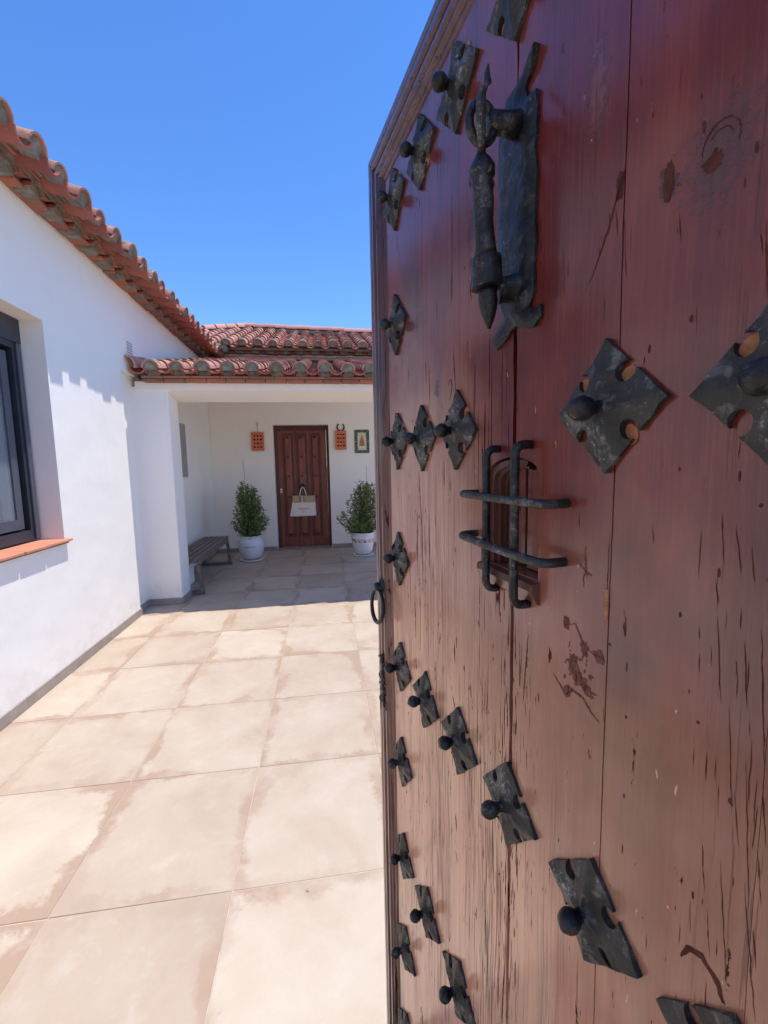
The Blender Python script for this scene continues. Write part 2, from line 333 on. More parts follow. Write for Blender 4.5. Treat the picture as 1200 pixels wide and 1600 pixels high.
# ------------------------------------------------------------------ mesh helpers
class MB:
    def __init__(s): s.v = []; s.f = []
    def add(s, vs, fs):
        o = len(s.v); s.v += [tuple(x) for x in vs]; s.f += [tuple(i+o for i in f) for f in fs]; return s
    def box(s, x0, x1, y0, y1, z0, z1):
        vs = [(x, y, z) for z in (z0, z1) for y in (y0, y1) for x in (x0, x1)]
        return s.add(vs, [(0, 2, 3, 1), (4, 5, 7, 6), (0, 1, 5, 4), (2, 6, 7, 3), (0, 4, 6, 2), (1, 3, 7, 5)])
    def bbox(s, x0, x1, y0, y1, z0, z1, b=.003):
        """box with chamfered edges"""
        vs = []; idx = {}
        X = (x0, x1); Y = (y0, y1); Z = (z0, z1)
        for i in (0, 1):
            for j in (0, 1):
                for k in (0, 1):
                    dx = b*(1-2*i); dy = b*(1-2*j); dz = b*(1-2*k)
                    for ax in range(3):
                        p = [X[i]+dx, Y[j]+dy, Z[k]+dz]; p[ax] = (X, Y, Z)[ax][(i, j, k)[ax]]
                        idx[i, j, k, ax] = len(vs); vs.append(p)
        f = []
        for i in (0, 1): f.append([idx[i, j, k, 0] for j, k in ((0, 0), (1, 0), (1, 1), (0, 1))][::(1 if i else -1)])
        for j in (0, 1): f.append([idx[i, j, k, 1] for i, k in ((0, 0), (0, 1), (1, 1), (1, 0))][::(1 if j else -1)])
        for k in (0, 1): f.append([idx[i, j, k, 2] for i, j in ((0, 0), (1, 0), (1, 1), (0, 1))][::(1 if k else -1)])
        for i in (0, 1):
            for j in (0, 1):
                q = [idx[i, j, 0, 0], idx[i, j, 1, 0], idx[i, j, 1, 1], idx[i, j, 0, 1]]; f.append(q)
        for i in (0, 1):
            for k in (0, 1): f.append([idx[i, 0, k, 0], idx[i, 1, k, 0], idx[i, 1, k, 2], idx[i, 0, k, 2]])
        for j in (0, 1):
            for k in (0, 1): f.append([idx[0, j, k, 1], idx[1, j, k, 1], idx[1, j, k, 2], idx[0, j, k, 2]])
        for i in (0, 1):
            for j in (0, 1):
                for k in (0, 1): f.append([idx[i, j, k, 0], idx[i, j, k, 1], idx[i, j, k, 2]])
        return s.add(vs, f)
    def prism(s, pts, a0, a1, axis=1):
        """pts: 2-D outline, extruded along an axis"""
        def P(p, a):
            return (p[0], a, p[1]) if axis == 1 else ((a, p[0], p[1]) if axis == 0 else (p[0], p[1], a))
        n = len(pts); vs = [P(p, a0) for p in pts]+[P(p, a1) for p in pts]
        fs = [tuple(range(n)), tuple(range(2*n-1, n-1, -1))]+[(i, (i+1) % n, n+(i+1) % n, n+i) for i in range(n)]
        return s.add(vs, fs)
    def tube(s, path, rad, n=10, cap=True, flat=1.0):
        path = [Vector(p) for p in path]; N = len(path)
        if not hasattr(rad, '__len__'): rad = [rad]*N
        t0 = (path[1]-path[0]).normalized(); ref = Vector((0, 0, 1)) if abs(t0.z) < .9 else Vector((1, 0, 0))
        u = t0.cross(ref).normalized(); vs = []
        for i, p in enumerate(path):
            t = (path[min(i+1, N-1)]-path[max(i-1, 0)]).normalized()
            u = (u-t*u.dot(t)).normalized(); w_ = t.cross(u)
            for k in range(n):
                a = 2*math.pi*k/n; vs.append(p+(u*math.cos(a)+w_*math.sin(a)*flat)*rad[i])
        fs = [(i*n+k, i*n+(k+1) % n, (i+1)*n+(k+1) % n, (i+1)*n+k) for i in range(N-1) for k in range(n)]
        if cap: fs += [tuple(range(n-1, -1, -1)), tuple((N-1)*n+k for k in range(n))]
        return s.add(vs, fs)
    def lathe(s, prof, n=28, c=(0, 0, 0), axis=2, close=False):
        vs = []
        for r, h in prof:
            for k in range(n):
                a = 2*math.pi*k/n; x, y = r*math.cos(a), r*math.sin(a)
                p = (x, y, h) if axis == 2 else (x, h, y)
                vs.append((p[0]+c[0], p[1]+c[1], p[2]+c[2]))
        N = len(prof)
        fs = [(i*n+k, i*n+(k+1) % n, (i+1)*n+(k+1) % n, (i+1)*n+k) for i in range(N-1) for k in range(n)]
        if close: fs += [tuple(range(n-1, -1, -1)), tuple((N-1)*n+k for k in range(n))]
        return s.add(vs, fs)
    def mesh(s, name, mat, smooth=False):
        me = bpy.data.meshes.new(name); me.from_pydata(s.v, [], s.f); me.validate()
        import bmesh
        bm = bmesh.new(); bm.from_mesh(me); bmesh.ops.recalc_face_normals(bm, faces=bm.faces)
        bm.to_mesh(me); bm.free()
        if mat: me.materials.append(mat)
        if smooth:
            for p in me.polygons: p.use_smooth = True
            if smooth != True: me.set_sharp_from_angle(angle=R(smooth))
        return me
    def obj(s, name, mat, parent=None, smooth=False, **kw):
        return link(name, s.mesh(name, mat, smooth), parent, **kw)

def link(name, me, parent=None, loc=None, rot=None, label=None, kind=None, mat4=None, scale=None):
    o = bpy.data.objects.new(name, me); COL.objects.link(o)
    if parent: o.parent = parent
    if loc is not None: o.location = loc
    if rot is not None: o.rotation_euler = rot
    if scale is not None: o.scale = scale
    if mat4 is not None: o.matrix_local = mat4
    if label: o['label'] = label
    if kind: o['kind'] = kind
    return o
def thing(o, label, cat, group=None):
    o['label'] = label; o['category'] = cat
    if group: o['group'] = group
    return o
def empty(name, loc=(0, 0, 0), rz=0):
    o = bpy.data.objects.new(name, None); COL.objects.link(o); o.location = loc; o.rotation_euler = (0, 0, rz); o.empty_display_size = .1
    return o

def holed(us, vs, holes, t0, t1, axis, mb=None):
    """wall slab in the plane of (u,v) with rectangular holes; thickness t0..t1 on the third axis. axis 0: u=y v=z, axis 1: u=x v=z"""
    mb = mb or MB()
    us = sorted(set(us+[h[0] for h in holes]+[h[1] for h in holes])); vs = sorted(set(vs+[h[2] for h in holes]+[h[3] for h in holes]))
    def full(i, j):
        if i < 0 or j < 0 or i >= len(us)-1 or j >= len(vs)-1: return False
        cu = (us[i]+us[i+1])/2; cv = (vs[j]+vs[j+1])/2
        return not any(h[0] < cu < h[1] and h[2] < cv < h[3] for h in holes)
    def P(u, v, t): return (t, u, v) if axis == 0 else (u, t, v)
    for i in range(len(us)-1):
        for j in range(len(vs)-1):
            if not full(i, j): continue
            a, b, c, d = us[i], us[i+1], vs[j], vs[j+1]
            for t in (t0, t1): mb.add([P(a, c, t), P(b, c, t), P(b, d, t), P(a, d, t)], [(0, 1, 2, 3)])
            for (di, dj, p, q) in ((-1, 0, (a, c), (a, d)), (1, 0, (b, c), (b, d)), (0, -1, (a, c), (b, c)), (0, 1, (a, d), (b, d))):
                if not full(i+di, j+dj): mb.add([P(*p, t0), P(*q, t0), P(*q, t1), P(*p, t1)], [(0, 1, 2, 3)])
    return mb

def weld(me):
    import bmesh
    bm = bmesh.new(); bm.from_mesh(me); bmesh.ops.remove_doubles(bm, verts=bm.verts, dist=1e-5); bmesh.ops.recalc_face_normals(bm, faces=bm.faces); bm.to_mesh(me); bm.free(); return me

# ================================================================== SETTING
LW, BW = -1.866, 7.65           # planes of the left wing wall and the rear wall
NI = LW                      # niche wall inside the porch
PX1 = 5.2                       # right end of the court
gm = MB(); gm.add([(-900, -900, -.06), (900, -900, -.06), (900, 900, -.06), (-900, 900, -.06)], [(0, 1, 2, 3)])
gm.obj('ground', M['ground'], kind='structure')
fl = MB().box(LW-.1, PX1+.2, -3.0, BW+.35, -.05, -.0028).obj('patio_floor', M['grout'], kind='structure')
fl['label'] = 'patio paved with large square blotchy beige and pink tiles'
tile_me = []
TW, TH = .583, .6225
for k in range(3):
    tile_me.append(MB().bbox(-TW/2+.0016, TW/2-.0016, -TH/2+.0016, TH/2-.0016, -.012, 0, .0012).mesh('paving_tile', M['floor']))
def cut_tile(x0, x1, y0, y1, cx, cyy):
    return MB().bbox(x0-cx, x1-cx, y0-cyy, y1-cyy, -.012, 0, .0012).mesh('paving_tile', M['floor'])
X0, Y0 = -.36, 1.40
for i in range(-3, 11):
    for j in range(-4, 12):
        x0, x1 = X0+TW*(i-0), X0+TW*(i+1); y0, y1 = Y0+TH*j, Y0+TH*(j+1)
        if x0 >= PX1 or y0 >= BW: continue
        cx, cyy = (x0+x1)/2, (y0+y1)/2
        z = random.uniform(-.0012, .0006)
        a0, a1 = max(x0, LW-.035), min(x1, PX1); b1 = min(y1, BW+.01)
        me = random.choice(tile_me) if (a0 == x0 and a1 == x1 and b1 == y1) else cut_tile(a0+.0016, a1-.0016, y0+.0016, b1-.0016, cx, cyy)
        link('paving_tile', me, fl, (cx, cyy, z), (random.uniform(-.0014, .0014), random.uniform(-.0014, .0014), 0))

# ------------------------------------------------------------------ house
house = empty('house', (LW, 0, 0)); thing(house, 'white plastered house with clay tiled roofs and a covered porch behind the patio', 'house')
def child(mb, name, mat, parent=house, smooth=False, **kw):
    o = mb.obj(name, mat, parent, smooth, **kw)
    if parent is house: o.location = Vector(o.location)-house.location
    return o
# left wing wall with window opening and porch niche
WY0, WY1, WZ0, WZ1 = 1.86, 3.36, .965, 2.482
ZL = 3.245
wl = holed([-.30, BW+.3], [-.05, ZL], [(WY0, WY1, WZ0, WZ1), (4.50, 4.93, -.051, 2.40)], LW-.24, LW, 0)
o = child(wl, 'wall', M['wall']); weld(o.data)
bv = o.modifiers.new('soft_edge', 'BEVEL'); bv.width = .012; bv.segments = 3; bv.limit_method = 'ANGLE'; bv.angle_limit = R(40)
child(MB().box(LW-.20, LW-.034, 4.502, 4.928, -.05, 2.398), 'wall', M['wall'])
# pillar at the porch front
def pillar(x0, x1, y0, y1, z1):
    o = child(MB().box(x0, x1, y0, y1, -.05, z1), 'pillar', M['wall']); weld(o.data)
    bv = o.modifiers.new('soft_edge', 'BEVEL'); bv.width = .012; bv.segments = 3
    return o
pillar(LW-.06, -1.558, 4.80, 5.105, 2.30)
pillar(1.35, 1.65, 4.80, 5.105, 2.30)
# beam with tilted soffit
bm_ = MB().prism([(4.785, 2.262), (5.10, 2.185), (5.10, 2.46), (4.785, 2.345)], LW+.002, 1.70, axis=0)
child(bm_, 'beam', M['ceiling'])
child(MB().prism([(5.101, 2.44), (BW-.002, 3.02), (BW-.002, 3.05), (5.101, 2.47)], LW+.002, 1.70, axis=0), 'ceiling', M['ceiling'])
# rear wall with door opening
DX0, DX1, DZ1 = -.835, .112, 2.172
o = child(holed([LW+.002, PX1], [-.05, 3.40], [(DX0, DX1, -.05, DZ1)], BW, BW+.30, 1), 'wall', M['wall']); weld(o.data)
bv = o.modifiers.new('soft_edge', 'BEVEL'); bv.width = .008; bv.segments = 2; bv.limit_method = 'ANGLE'; bv.angle_limit = R(40)
child(holed([LW+.003, 1.70], [.073, 3.03], [(DX0, DX1, .0, DZ1)], BW-.004, BW-.0005, 1), 'porch_bounce_lining', M['ceiling'])  # thin lining added; floor bounce put into its lighter, warmer colour
# threshold
child(MB().bbox(DX0+.002, DX1-.002, BW-.04, BW+.26, -.02, .018, .004), 'threshold', M['sill'] if False else M['skirt'])
# skirting tiles
def skirt(p, q, h=.072, d=.012, n=None):
    p, q = Vector(p), Vector(q); L = (q-p).length; n = n or max(1, round(L/.6)); a = math.atan2((q-p).y, (q-p).x)
    for k in range(n):
        me = MB().bbox(.0015, L/n-.0015, 0, d, .001, h, .0015)
        c = p+(q-p)*(k/n)
        ob = me.obj('skirting_tile', M['skirt'], house, loc=(c.x-LW, c.y, 0), rot=(0, 0, a))
skirt((LW, -.05), (LW, 4.80)); 
for s_ in house.children:
    pass
def skirt_y(x, y0, y1, sgn=1):
    n = max(1, round((y1-y0)/.6))
    for k in range(n):
        a, b = y0+(y1-y0)*k/n, y0+(y1-y0)*(k+1)/n
        child(MB().bbox(min(x, x+sgn*.012), max(x, x+sgn*.012), a+.001, b-.001, .001, .072, .0015), 'skirting_tile', M['skirt'])
def skirt_x(y, x0, x1):
    n = max(1, round((x1-x0)/.6))
    for k in range(n):
        a, b = x0+(x1-x0)*k/n, x0+(x1-x0)*(k+1)/n
        child(MB().bbox(a+.001, b-.001, y-.012, y, .001, .072, .0015), 'skirting_tile', M['skirt'])
for c_ in [c for c in house.children if c.name.startswith('skirting_tile')]:
    bpy.data.objects.remove(c_)
skirt_y(LW, -.05, 4.513); skirt_x(4.512, LW-.033, LW-.001); skirt_y(LW-.034, 4.513, 4.787); skirt_x(4.80, LW-.02, -1.546); skirt_y(-1.558, 4.80, 5.105); skirt_y(LW, 5.12, BW-.013)
skirt_x(BW, NI+.013, DX0-.004); skirt_x(BW, DX1+.004, PX1)
# grey shuttered opening in the niche wall and plaster ledge beneath the bench
child(MB().bbox(NI, NI+.014, 5.30, 6.30, 1.345, 2.06, .003), 'shutter', M['greypanel'])
child(MB().bbox(NI+.002, -1.70, 5.12, 5.75, -.002, .26, .01), 'ledge', M['wall'])

# ---- window of the left wing
FXp = LW-.158
win = child(holed([WY0+.001, WY1-.001], [WZ0+.016, WZ1-.002], [(WY0+.075, WY1-.085, WZ0+.085, WZ1-.205)], FXp-.06, FXp, 0), 'window', M['frame'])
def wbox(name, mat, x0, x1, y0, y1, z0, z1, b=.003):
    o = MB().bbox(x0, x1, y0, y1, z0, z1, b).obj(name, mat, win); return o
# shutter box groove, track rails and sliding sash
wbox('shutter_box', M['frame'], FXp-.02, FXp+.012, WY0+.002, WY1-.002, WZ1-.165, WZ1-.003)
wbox('guide_rail', M['frame2'], FXp+.001, FXp+.016, WY1-.055, WY1-.015, WZ0+.02, WZ1-.166)
wbox('guide_rail', M['frame2'], FXp+.001, FXp+.016, WY0+.015, WY0+.055, WZ0+.02, WZ1-.166)
sy0, sy1, sz0, sz1 = WY0+.80, WY1-.12, WZ0+.10, WZ1-.235
def sash(y0, y1, x):
    s_ = holed([y0, y1], [sz0, sz1], [(y0+.062, y1-.062, sz0+.07, sz1-.07)], x-.03, x, 0).obj('sash', M['frame2'], win)
    return s_
sash(WY0+.78, WY1-.115, FXp-.02); sash(WY0+.08, WY0+.86, FXp-.055)
wbox('pane', M['glass'], FXp-.038, FXp-.032, WY0+.83, WY1-.165, sz0+.05, sz1-.05, .001)
wbox('pane', M['glass'], FXp-.073, FXp-.067, WY0+.13, WY0+.81, sz0+.05, sz1-.05, .001)
wbox('lock', M['frame'], FXp-.02, FXp-.008, WY0+.80, WY0+.825, 1.55, 1.70)
cm = MB()
N_ = 60
for k in range(N_+1):
    y = WY0+.02+(WY1-WY0-.04)*k/N_; xx = FXp-.22+.018*math.sin(k*1.1)
    cm.v += [(xx, y, WZ0+.03), (xx, y, WZ1-.02)]
cm.f = [(2*k, 2*k+2, 2*k+3, 2*k+1) for k in range(N_)]
cm.obj('curtain', M['curtain'], win)
rm = MB(); a_ = (FXp-1.6, FXp-.085, WY0-.5, WY1+.5, .3, 2.9)
for bx in ((a_[0]-.02, a_[0], a_[2], a_[3], a_[4], a_[5]), (a_[0], a_[1], a_[2]-.02, a_[2], a_[4], a_[5]), (a_[0], a_[1], a_[3], a_[3]+.02, a_[4], a_[5]), (a_[0], a_[1], a_[2], a_[3], a_[4]-.02, a_[4]), (a_[0], a_[1], a_[2], a_[3], a_[5], a_[5]+.02)): rm.box(*bx)
rm.obj('room', M['greypanel'], win)
# clay sill tiles
ny = 6; sy_a, sy_b = WY0-.02, WY1+.028
for k in range(ny):
    a, b = sy_a+(sy_b-sy_a)*k/ny, sy_a+(sy_b-sy_a)*(k+1)/ny
    jx = random.uniform(-.002, .002)
    inside = b <= WY1+.001 and a >= WY0-.001
    mb = MB().bbox(LW-.155 if inside else LW+.001, LW+.046+jx, a+.004, b-.004, .952, .970, .004)
    if not inside:
        mb.bbox(LW-.155, LW+.001, max(a+.003, WY0+.002), min(b-.003, WY1-.002), .952, .970, .002)
    mb.obj('sill_tile', M['sill'], win)
MB().box(LW-.153, LW+.03, WY0+.003, WY1-.003, .940, .953).obj('sill_bed', M['mortar'], win)

# ---- louvre vent on the left wall
vent = child(MB().bbox(LW+.0005, LW+.010, 4.63, 4.79, 2.585, 2.725, .002), 'vent', M['wall'])
for k in range(5):
    MB().box(LW+.0102, LW+.0112, 4.648, 4.772, 2.600+k*.024, 2.608+k*.024).obj('slot', M['darkhole'], vent)

# ------------------------------------------------------------------ roofs
def barrel(r0, r1, L, th=.013, arc=180, seg=10, flip=False, nseg=4, sag=0):
    """half barrel: axis along +y (from front y=0 to y=L), convex up"""
    mb = MB(); a0 = (180-arc)/2
    for j in range(nseg+1):
        y = L*j/nseg; r = r0+(r1-r0)*j/nseg
        for rr in (r, r-th):
            for k in range(seg+1):
                a = R(a0+arc*k/seg); z = rr*math.sin(a)-(r*math.sin(R(a0)))
                wob = 1+.02*math.sin(j*2.1+k)
                mb.v.append((rr*math.cos(a)*wob, y, (-z if flip else z)*1.0))
    n = seg+1
    for j in range(nseg):
        b = j*2*n; c = (j+1)*2*n
        for k in range(seg):
            mb.f += [(b+k, b+k+1, c+k+1, c+k), (b+n+k, c+n+k, c+n+k+1, b+n+k+1)]
        mb.f += [(b, c, c+n, b+n), (b+seg, b+n+seg, c+n+seg, c+seg)]
    for b in (0, nseg*2*n):
        for k in range(seg): mb.f.append((b+k, b+n+k, b+n+k+1, b+k+1))
    return mb
PIT = .2415
cover_me = [barrel(.084, .066, .40).mesh('roof_tile', M['tile'], 50) for _ in range(1)]
chan_me = [barrel(.078, .092, .40, arc=150, flip=True).mesh('channel_tile', M['tile_red'], 50)]
hump_me = [barrel(.074, .070, .30, th=.014).mesh('cornice_tile', M['cornice'], 50)]
def plug_mesh(r):
    mb = MB(); pts = [(r*math.cos(R(a)), r*math.sin(R(a))) for a in range(-20, 201, 11)]
    pts = [(x*.97+.003*noise.noise(Vector((x*60, y*60, 1))), y) for x, y in pts]
    mb.prism(pts, .010, .10, axis=1); return mb.mesh('mortar_plug', M['mortar'])
plug_me = plug_mesh(.077); plugh_me = plug_mesh(.060)
ridge_me = barrel(.085, .080, .25, seg=8).mesh('ridge_tile', M['ridge'], 50)

def roof(origin, yaw, slope, ncol, nrow, keep=None, drop_hump=.115, c0=0, expose=.285, set_h=.13, rowtop=None, phase=0.):
    """local x along the eave, local y up the slope. origin = axis height of the first cover tile's front end"""
    L = nrow*expose+.2
    deck = MB()
    x0, x1 = (c0-.5)*PIT, (c0+ncol-.5)*PIT
    deck.box(x0, x1, .16, L if rowtop is None else rowtop, -.075, -.052)
    Mx = Matrix.Translation(Vector(origin)-house.location) @ Matrix.Rotation(yaw, 4, 'Z') @ Matrix.Rotation(slope, 4, 'X')
    dk = deck.obj('roof', M['mortar'], house, mat4=Mx)
    cnt = 0
    for i in range(c0, c0+ncol):
        x = i*PIT+phase+random.uniform(-.006, .006)
        jy = random.uniform(-.02, .02); rr = random.uniform(.90, 1.05)
        for j in range(nrow):
            y = j*expose+jy+random.uniform(-.012, .012)*(j > 0)
            if keep and not keep(Mx, x, y): continue
            tl = random.uniform(-.01, .01)
            link('roof_tile', cover_me[0], dk, (x+random.uniform(-.004, .004), y, -.008+random.uniform(0, .004)), (-.035+random.uniform(-.008, .008), random.uniform(-.03, .03), tl), scale=(rr, 1, rr*1.0))
            link('channel_tile', chan_me[0], dk, (x+PIT/2, y-.012+random.uniform(-.008, .008), -.002+random.uniform(0, .004)), (-.035, 0, random.uniform(-.01, .01)))
            cnt += 1
        if keep and not keep(Mx, x, 0): continue
        link('mortar_plug', plug_me, dk, (x, jy+random.uniform(.0, .012), 0), (random.uniform(-.05, .05), 0, 0), scale=(rr, 1, rr*1.0))
    return dk, Mx
def cornice(origin, yaw, ncol, c0, wall_off, kind):
    """brick and tile courses under an eave. local x along the eave, y into the wall, z up"""
    Mx = Matrix.Translation(Vector(origin)-house.location) @ Matrix.Rotation(yaw, 4, 'Z')
    x0, x1 = (c0-.5)*PIT, (c0+ncol-.5)*PIT
    if kind == 'porch':
        base = MB().box(x0, x1, .125, .45, -.115, -.035).obj('cornice', M['mortar'], house, mat4=Mx)
        for i in range(c0, c0+ncol):
            link('cornice_tile', hump_me[0], base, (i*PIT+random.uniform(-.006, .006), .065+random.uniform(-.008, .008), -.082), (0, random.uniform(-.04, .04), random.uniform(-.02, .02)))
            link('mortar_plug', plugh_me, base, (i*PIT, .082, -.085))
        x = x0; 
        while x < x1:
            l_ = random.uniform(.185, .215)
            MB().bbox(x+.003, min(x+l_, x1)-.003,   .105+random.uniform(-.006, .006), .42, -.150, -.118, .004).obj('brick', M['cornice'], base)
            x += l_
        x = x0-.07
        while x < x1:
            l_ = random.uniform(.25, .29)
            MB().bbox(max(x, x0)+.002, min(x+l_, x1)-.002, .080+random.uniform(-.005, .005), .42, -.116, -.096, .003).obj('brick', M['cornice'], base)
            x += l_
        # channel mouths making the wavy line
        for i in range(c0, c0+ncol):
            link('cornice_tile', chan_me[0], base, (i*PIT+PIT/2, .058+random.uniform(-.006, .006), -.028), (0, 0, 0), scale=(1.0, .7, .85))
    else:
        base = MB().box(x0, x1, .245, .50, -.150, -.045).obj('cornice', M['mortar'], house, mat4=Mx)
        x = x0
        while x < x1:
            l_ = random.uniform(.17, .26)
            mb = MB().bbox(0, l_-.006, 0, .15, -.012, .014, .006)
            mb.obj('brick', M['cornice'], base, loc=(x, .225+random.uniform(-.012, .008), -.150), rot=(random.uniform(-.06, .10), random.uniform(-.07, .07), random.uniform(-.06, .06)))
            x += l_
        for i in range(c0, c0+ncol):
            link('cornice_tile', hump_me[0], base, (i*PIT+.06+random.uniform(-.008, .008), .175+random.uniform(-.01, .01), -.148), (-.0, random.uniform(-.05, .05), random.uniform(-.03, .03)), scale=(1, .9, .8))
            link('mortar_plug', plugh_me, base, (i*PIT+.06, .19, -.150))
            link('cornice_tile', chan_me[0], base, (i*PIT-.06, .185+random.uniform(-.01, .01), -.085), (0, 0, 0), scale=(.82, .6, .75))
        x = x0
        while x < x1:
            l_ = random.uniform(.24, .28)
            MB().bbox(x+.002, min(x+l_, x1)-.002, .150+random.uniform(-.006, .006), .48, -.088, -.068, .003).obj('brick', M['cornice'], base)
            x += l_
        MB().box(x0, x1, .13, .40, -.070, -.045).obj('mortar_bed', M['mortar'], base)
    return base

# porch roof
PSL = R(14.0)
PY, PZ = 4.60, 2.446
roof((-1.64+PIT*0, PY, PZ), 0, PSL, 14, 11, rowtop=3.2)
cornice((-1.64, PY, PZ+.035), 0, 14, 0, 0, 'porch')
# broken tile flashing at the left end of the porch roof
link('roof_tile', cover_me[0], house, (-1.86-LW, PY+.01, PZ+.03), (PSL, .45, .05))
link('channel_tile', chan_me[0], house, (-1.77-LW, PY+.03, PZ+.0), (PSL, 0, 0))
# closure course along the rear wall
rz = PZ+(BW-.13-PY)*math.tan(PSL)+.055
x = -1.75; k = 0
while x < 1.65:
    link('ridge_tile', ridge_me, house, (x-LW, BW-.06, rz-.01+random.uniform(-.005, .005)), (0, 0, -math.pi/2+random.uniform(-.02, .02)), scale=(1, 1, .8)); x += .225

# left wing roof: local x runs along -y? eave direction: yaw -90deg maps +x -> -y, +y -> +x ; we need up-slope = -x => yaw +90deg (+x -> +y, +y -> -x)
LX, LZ = LW+.325, 3.268
roof((LX, -.25, LZ), math.pi/2, R(17), 34, 4, rowtop=1.35)
cornice((LX, -.25, LZ+.09), math.pi/2, 33, 0, 0, 'house')
# rear wing roof with hip ridge
UY, UZ = BW-.33, 3.415
USL = R(21)
cS, sS = math.cos(USL), math.sin(USL)
A_ = (-1.58, 10.0); B_ = (1.25, 9.05); Bp = (5.5, 8.55); C_ = (-2.25, 9.15)
def topy(x):
    pts = [(-2.6, 8.2), C_, A_, B_, Bp]
    for p, q in zip(pts, pts[1:]):
        if p[0] <= x <= q[0]: return p[1]+(q[1]-p[1])*(x-p[0])/(q[0]-p[0])
    return pts[0][1] if x < pts[0][0] else pts[-1][1]
def keepU(Mx, x, y):
    if -1.70+x < -1.8 and y < .45: return False
    return UY+(y+.2)*cS < topy(-1.70+x)
dku, Mu = roof((-1.70, UY, UZ), 0, USL, 32, 12, keep=keepU, rowtop=.5, c0=-3)
# sloping deck below the rear tiles, cut along the hips
def onU(x, y, dz=-.06): return (x-LW, y, UZ+(y-UY)*math.tan(USL)+dz)
pl = [(-2.4, UY+.5), (-1.82, UY+.12), (5.3, UY+.12), (5.3, topy(5.3)), B_, A_, C_]
dm = MB(); n = len(pl)
dm.v = [onU(*p, -.07) for p in pl]+[onU(*p, -.11) for p in pl]; dm.f = [tuple(range(n)), tuple(range(2*n-1, n-1, -1))]+[(i, (i+1) % n, n+(i+1) % n, n+i) for i in range(n)]
dm.obj('roof_deck', M['mortar'], house)
cornice((-1.58, UY, UZ+.075), 0, 28, 0, 0, 'house')
def ridge_run(p, q):
    P, Q = Vector(onU(*p, .035)), Vector(onU(*q, .035)); d = Q-P; L = d.length; n = int(L/.235); yaw = math.atan2(d.y, d.x)-math.pi/2; pit = math.asin(d.z/L)
    for k in range(n):
        c = P+d*(k/n); link('ridge_tile', ridge_me, house, c+Vector((0, 0, random.uniform(-.006, .006))), (pit+.03, 0, yaw+random.uniform(-.03, .03)))
fill_ = MB().tube([onU(*p, -.035) for p in (C_, A_, B_, Bp)], .075, 8); fill_.obj('ridge_mortar', M['mortar'], house)
ridge_run(A_, B_); ridge_run(B_, Bp); ridge_run(A_, C_)
# the back slope behind the ridge so the roof is closed
bk = MB(); P = [onU(*C_, 0), onU(*A_, 0), onU(*B_, 0), onU(*Bp, 0)]
bk.v = P+[(p[0], 14., 2.9) for p in P]; bk.f = [(i, i+1, i+5, i+4) for i in range(3)]
bk.obj('roof_slope', M['tile'], house)
# valley gutter piece where the two eaves meet
vp_ = MB().tube([(LW+.40-LW, UY-.02, 3.33), (LW+.10-LW, UY+.25, 3.45), (-.3, UY+.6, 3.62)], .05, 8)
vp_.obj('valley', M['mortar'], house)

# ------------------------------------------------------------------ back door (part of the house)
DY = 7.80
fr = child(holed([DX0+.001, DX1-.001], [.018, DZ1-.002], [(DX0+.05, DX1-.045, .0, DZ1-.072)], DY, DY+.12, 1), 'door_frame', M['backframe'])
bd = child(MB().bbox(DX0+.052, DX1-.047, DY+.035, DY+.075, .022, DZ1-.074, .002), 'door', M['backdoor'])
F0 = DY+.035
def db(name, mat, x0, x1, y0, y1, z0, z1, b=.004): return MB().bbox(x0, x1, y0, y1, z0, z1, b).obj(name, mat, bd)
for (a, b) in ((-.692, -.522), (-.455, -.282), (-.212, -.050)):
    c = (a+b)/2
    # moulded frame round each panel
    holed([a-.012, b+.012], [.205, 2.035], [(a+.012, b-.012, .228, 2.012)], F0-.018, F0, 1).obj('panel_moulding', M['backframe'], bd)
    # fielded panel
    mb = MB(); z0, z1 = .24, 2.0; e = .028
    mb.v = [(a+.016, F0-.002, z0), (b-.016, F0-.002, z0), (b-.016, F0-.002, z1), (a+.016, F0-.002, z1), (a+.016+e, F0-.016, z0+e), (b-.016-e, F0-.016, z0+e), (b-.016-e, F0-.016, z1-e), (a+.016+e, F0-.016, z1-e)]
    mb.f = [(0, 1, 5, 4), (1, 2, 6, 5), (2, 3, 7, 6), (3, 0, 4, 7), (4, 5, 6, 7), (3, 2, 1, 0)]
    mb.obj('panel', M['backdoor'], bd)
stud_me = MB().lathe([(.0, -.028), (.010, -.026), (.016, -.018), (.018, -.008), (.017, 0)], 12, axis=1).mesh('stud', M['ironb'], True)
for x in (-.610, -.374, -.133):
    for z in (1.966, 1.63, 1.292, .917, .593, .247):
        link('stud', stud_me, bd, (x, F0-.015, z))
mb = MB().lathe([(0, -.03), (.02, -.028), (.034, -.018), (.038, 0)], 16, c=(-.374, F0-.015, 1.12), axis=1)
mb.obj('knocker_plate', M['ironb'], bd, True)
mb = MB().tube([(-.374+.045*math.sin(a), F0-.045, 1.075+.05*math.cos(a)) for a in [2*math.pi*k/18 for k in range(19)]], .008, 8, cap=False)
mb.obj('knocker_ring', M['ironb'], bd, True)
db('lock_plate', M['brass'], -.772, -.732, F0-.006, F0+.001, .995, 1.075, .003)
MB().lathe([(0, -.02), (.011, -.018), (.013, 0)], 12, c=(-.752, F0-.006, 1.04), axis=1).obj('knob', M['brass'], bd, True)

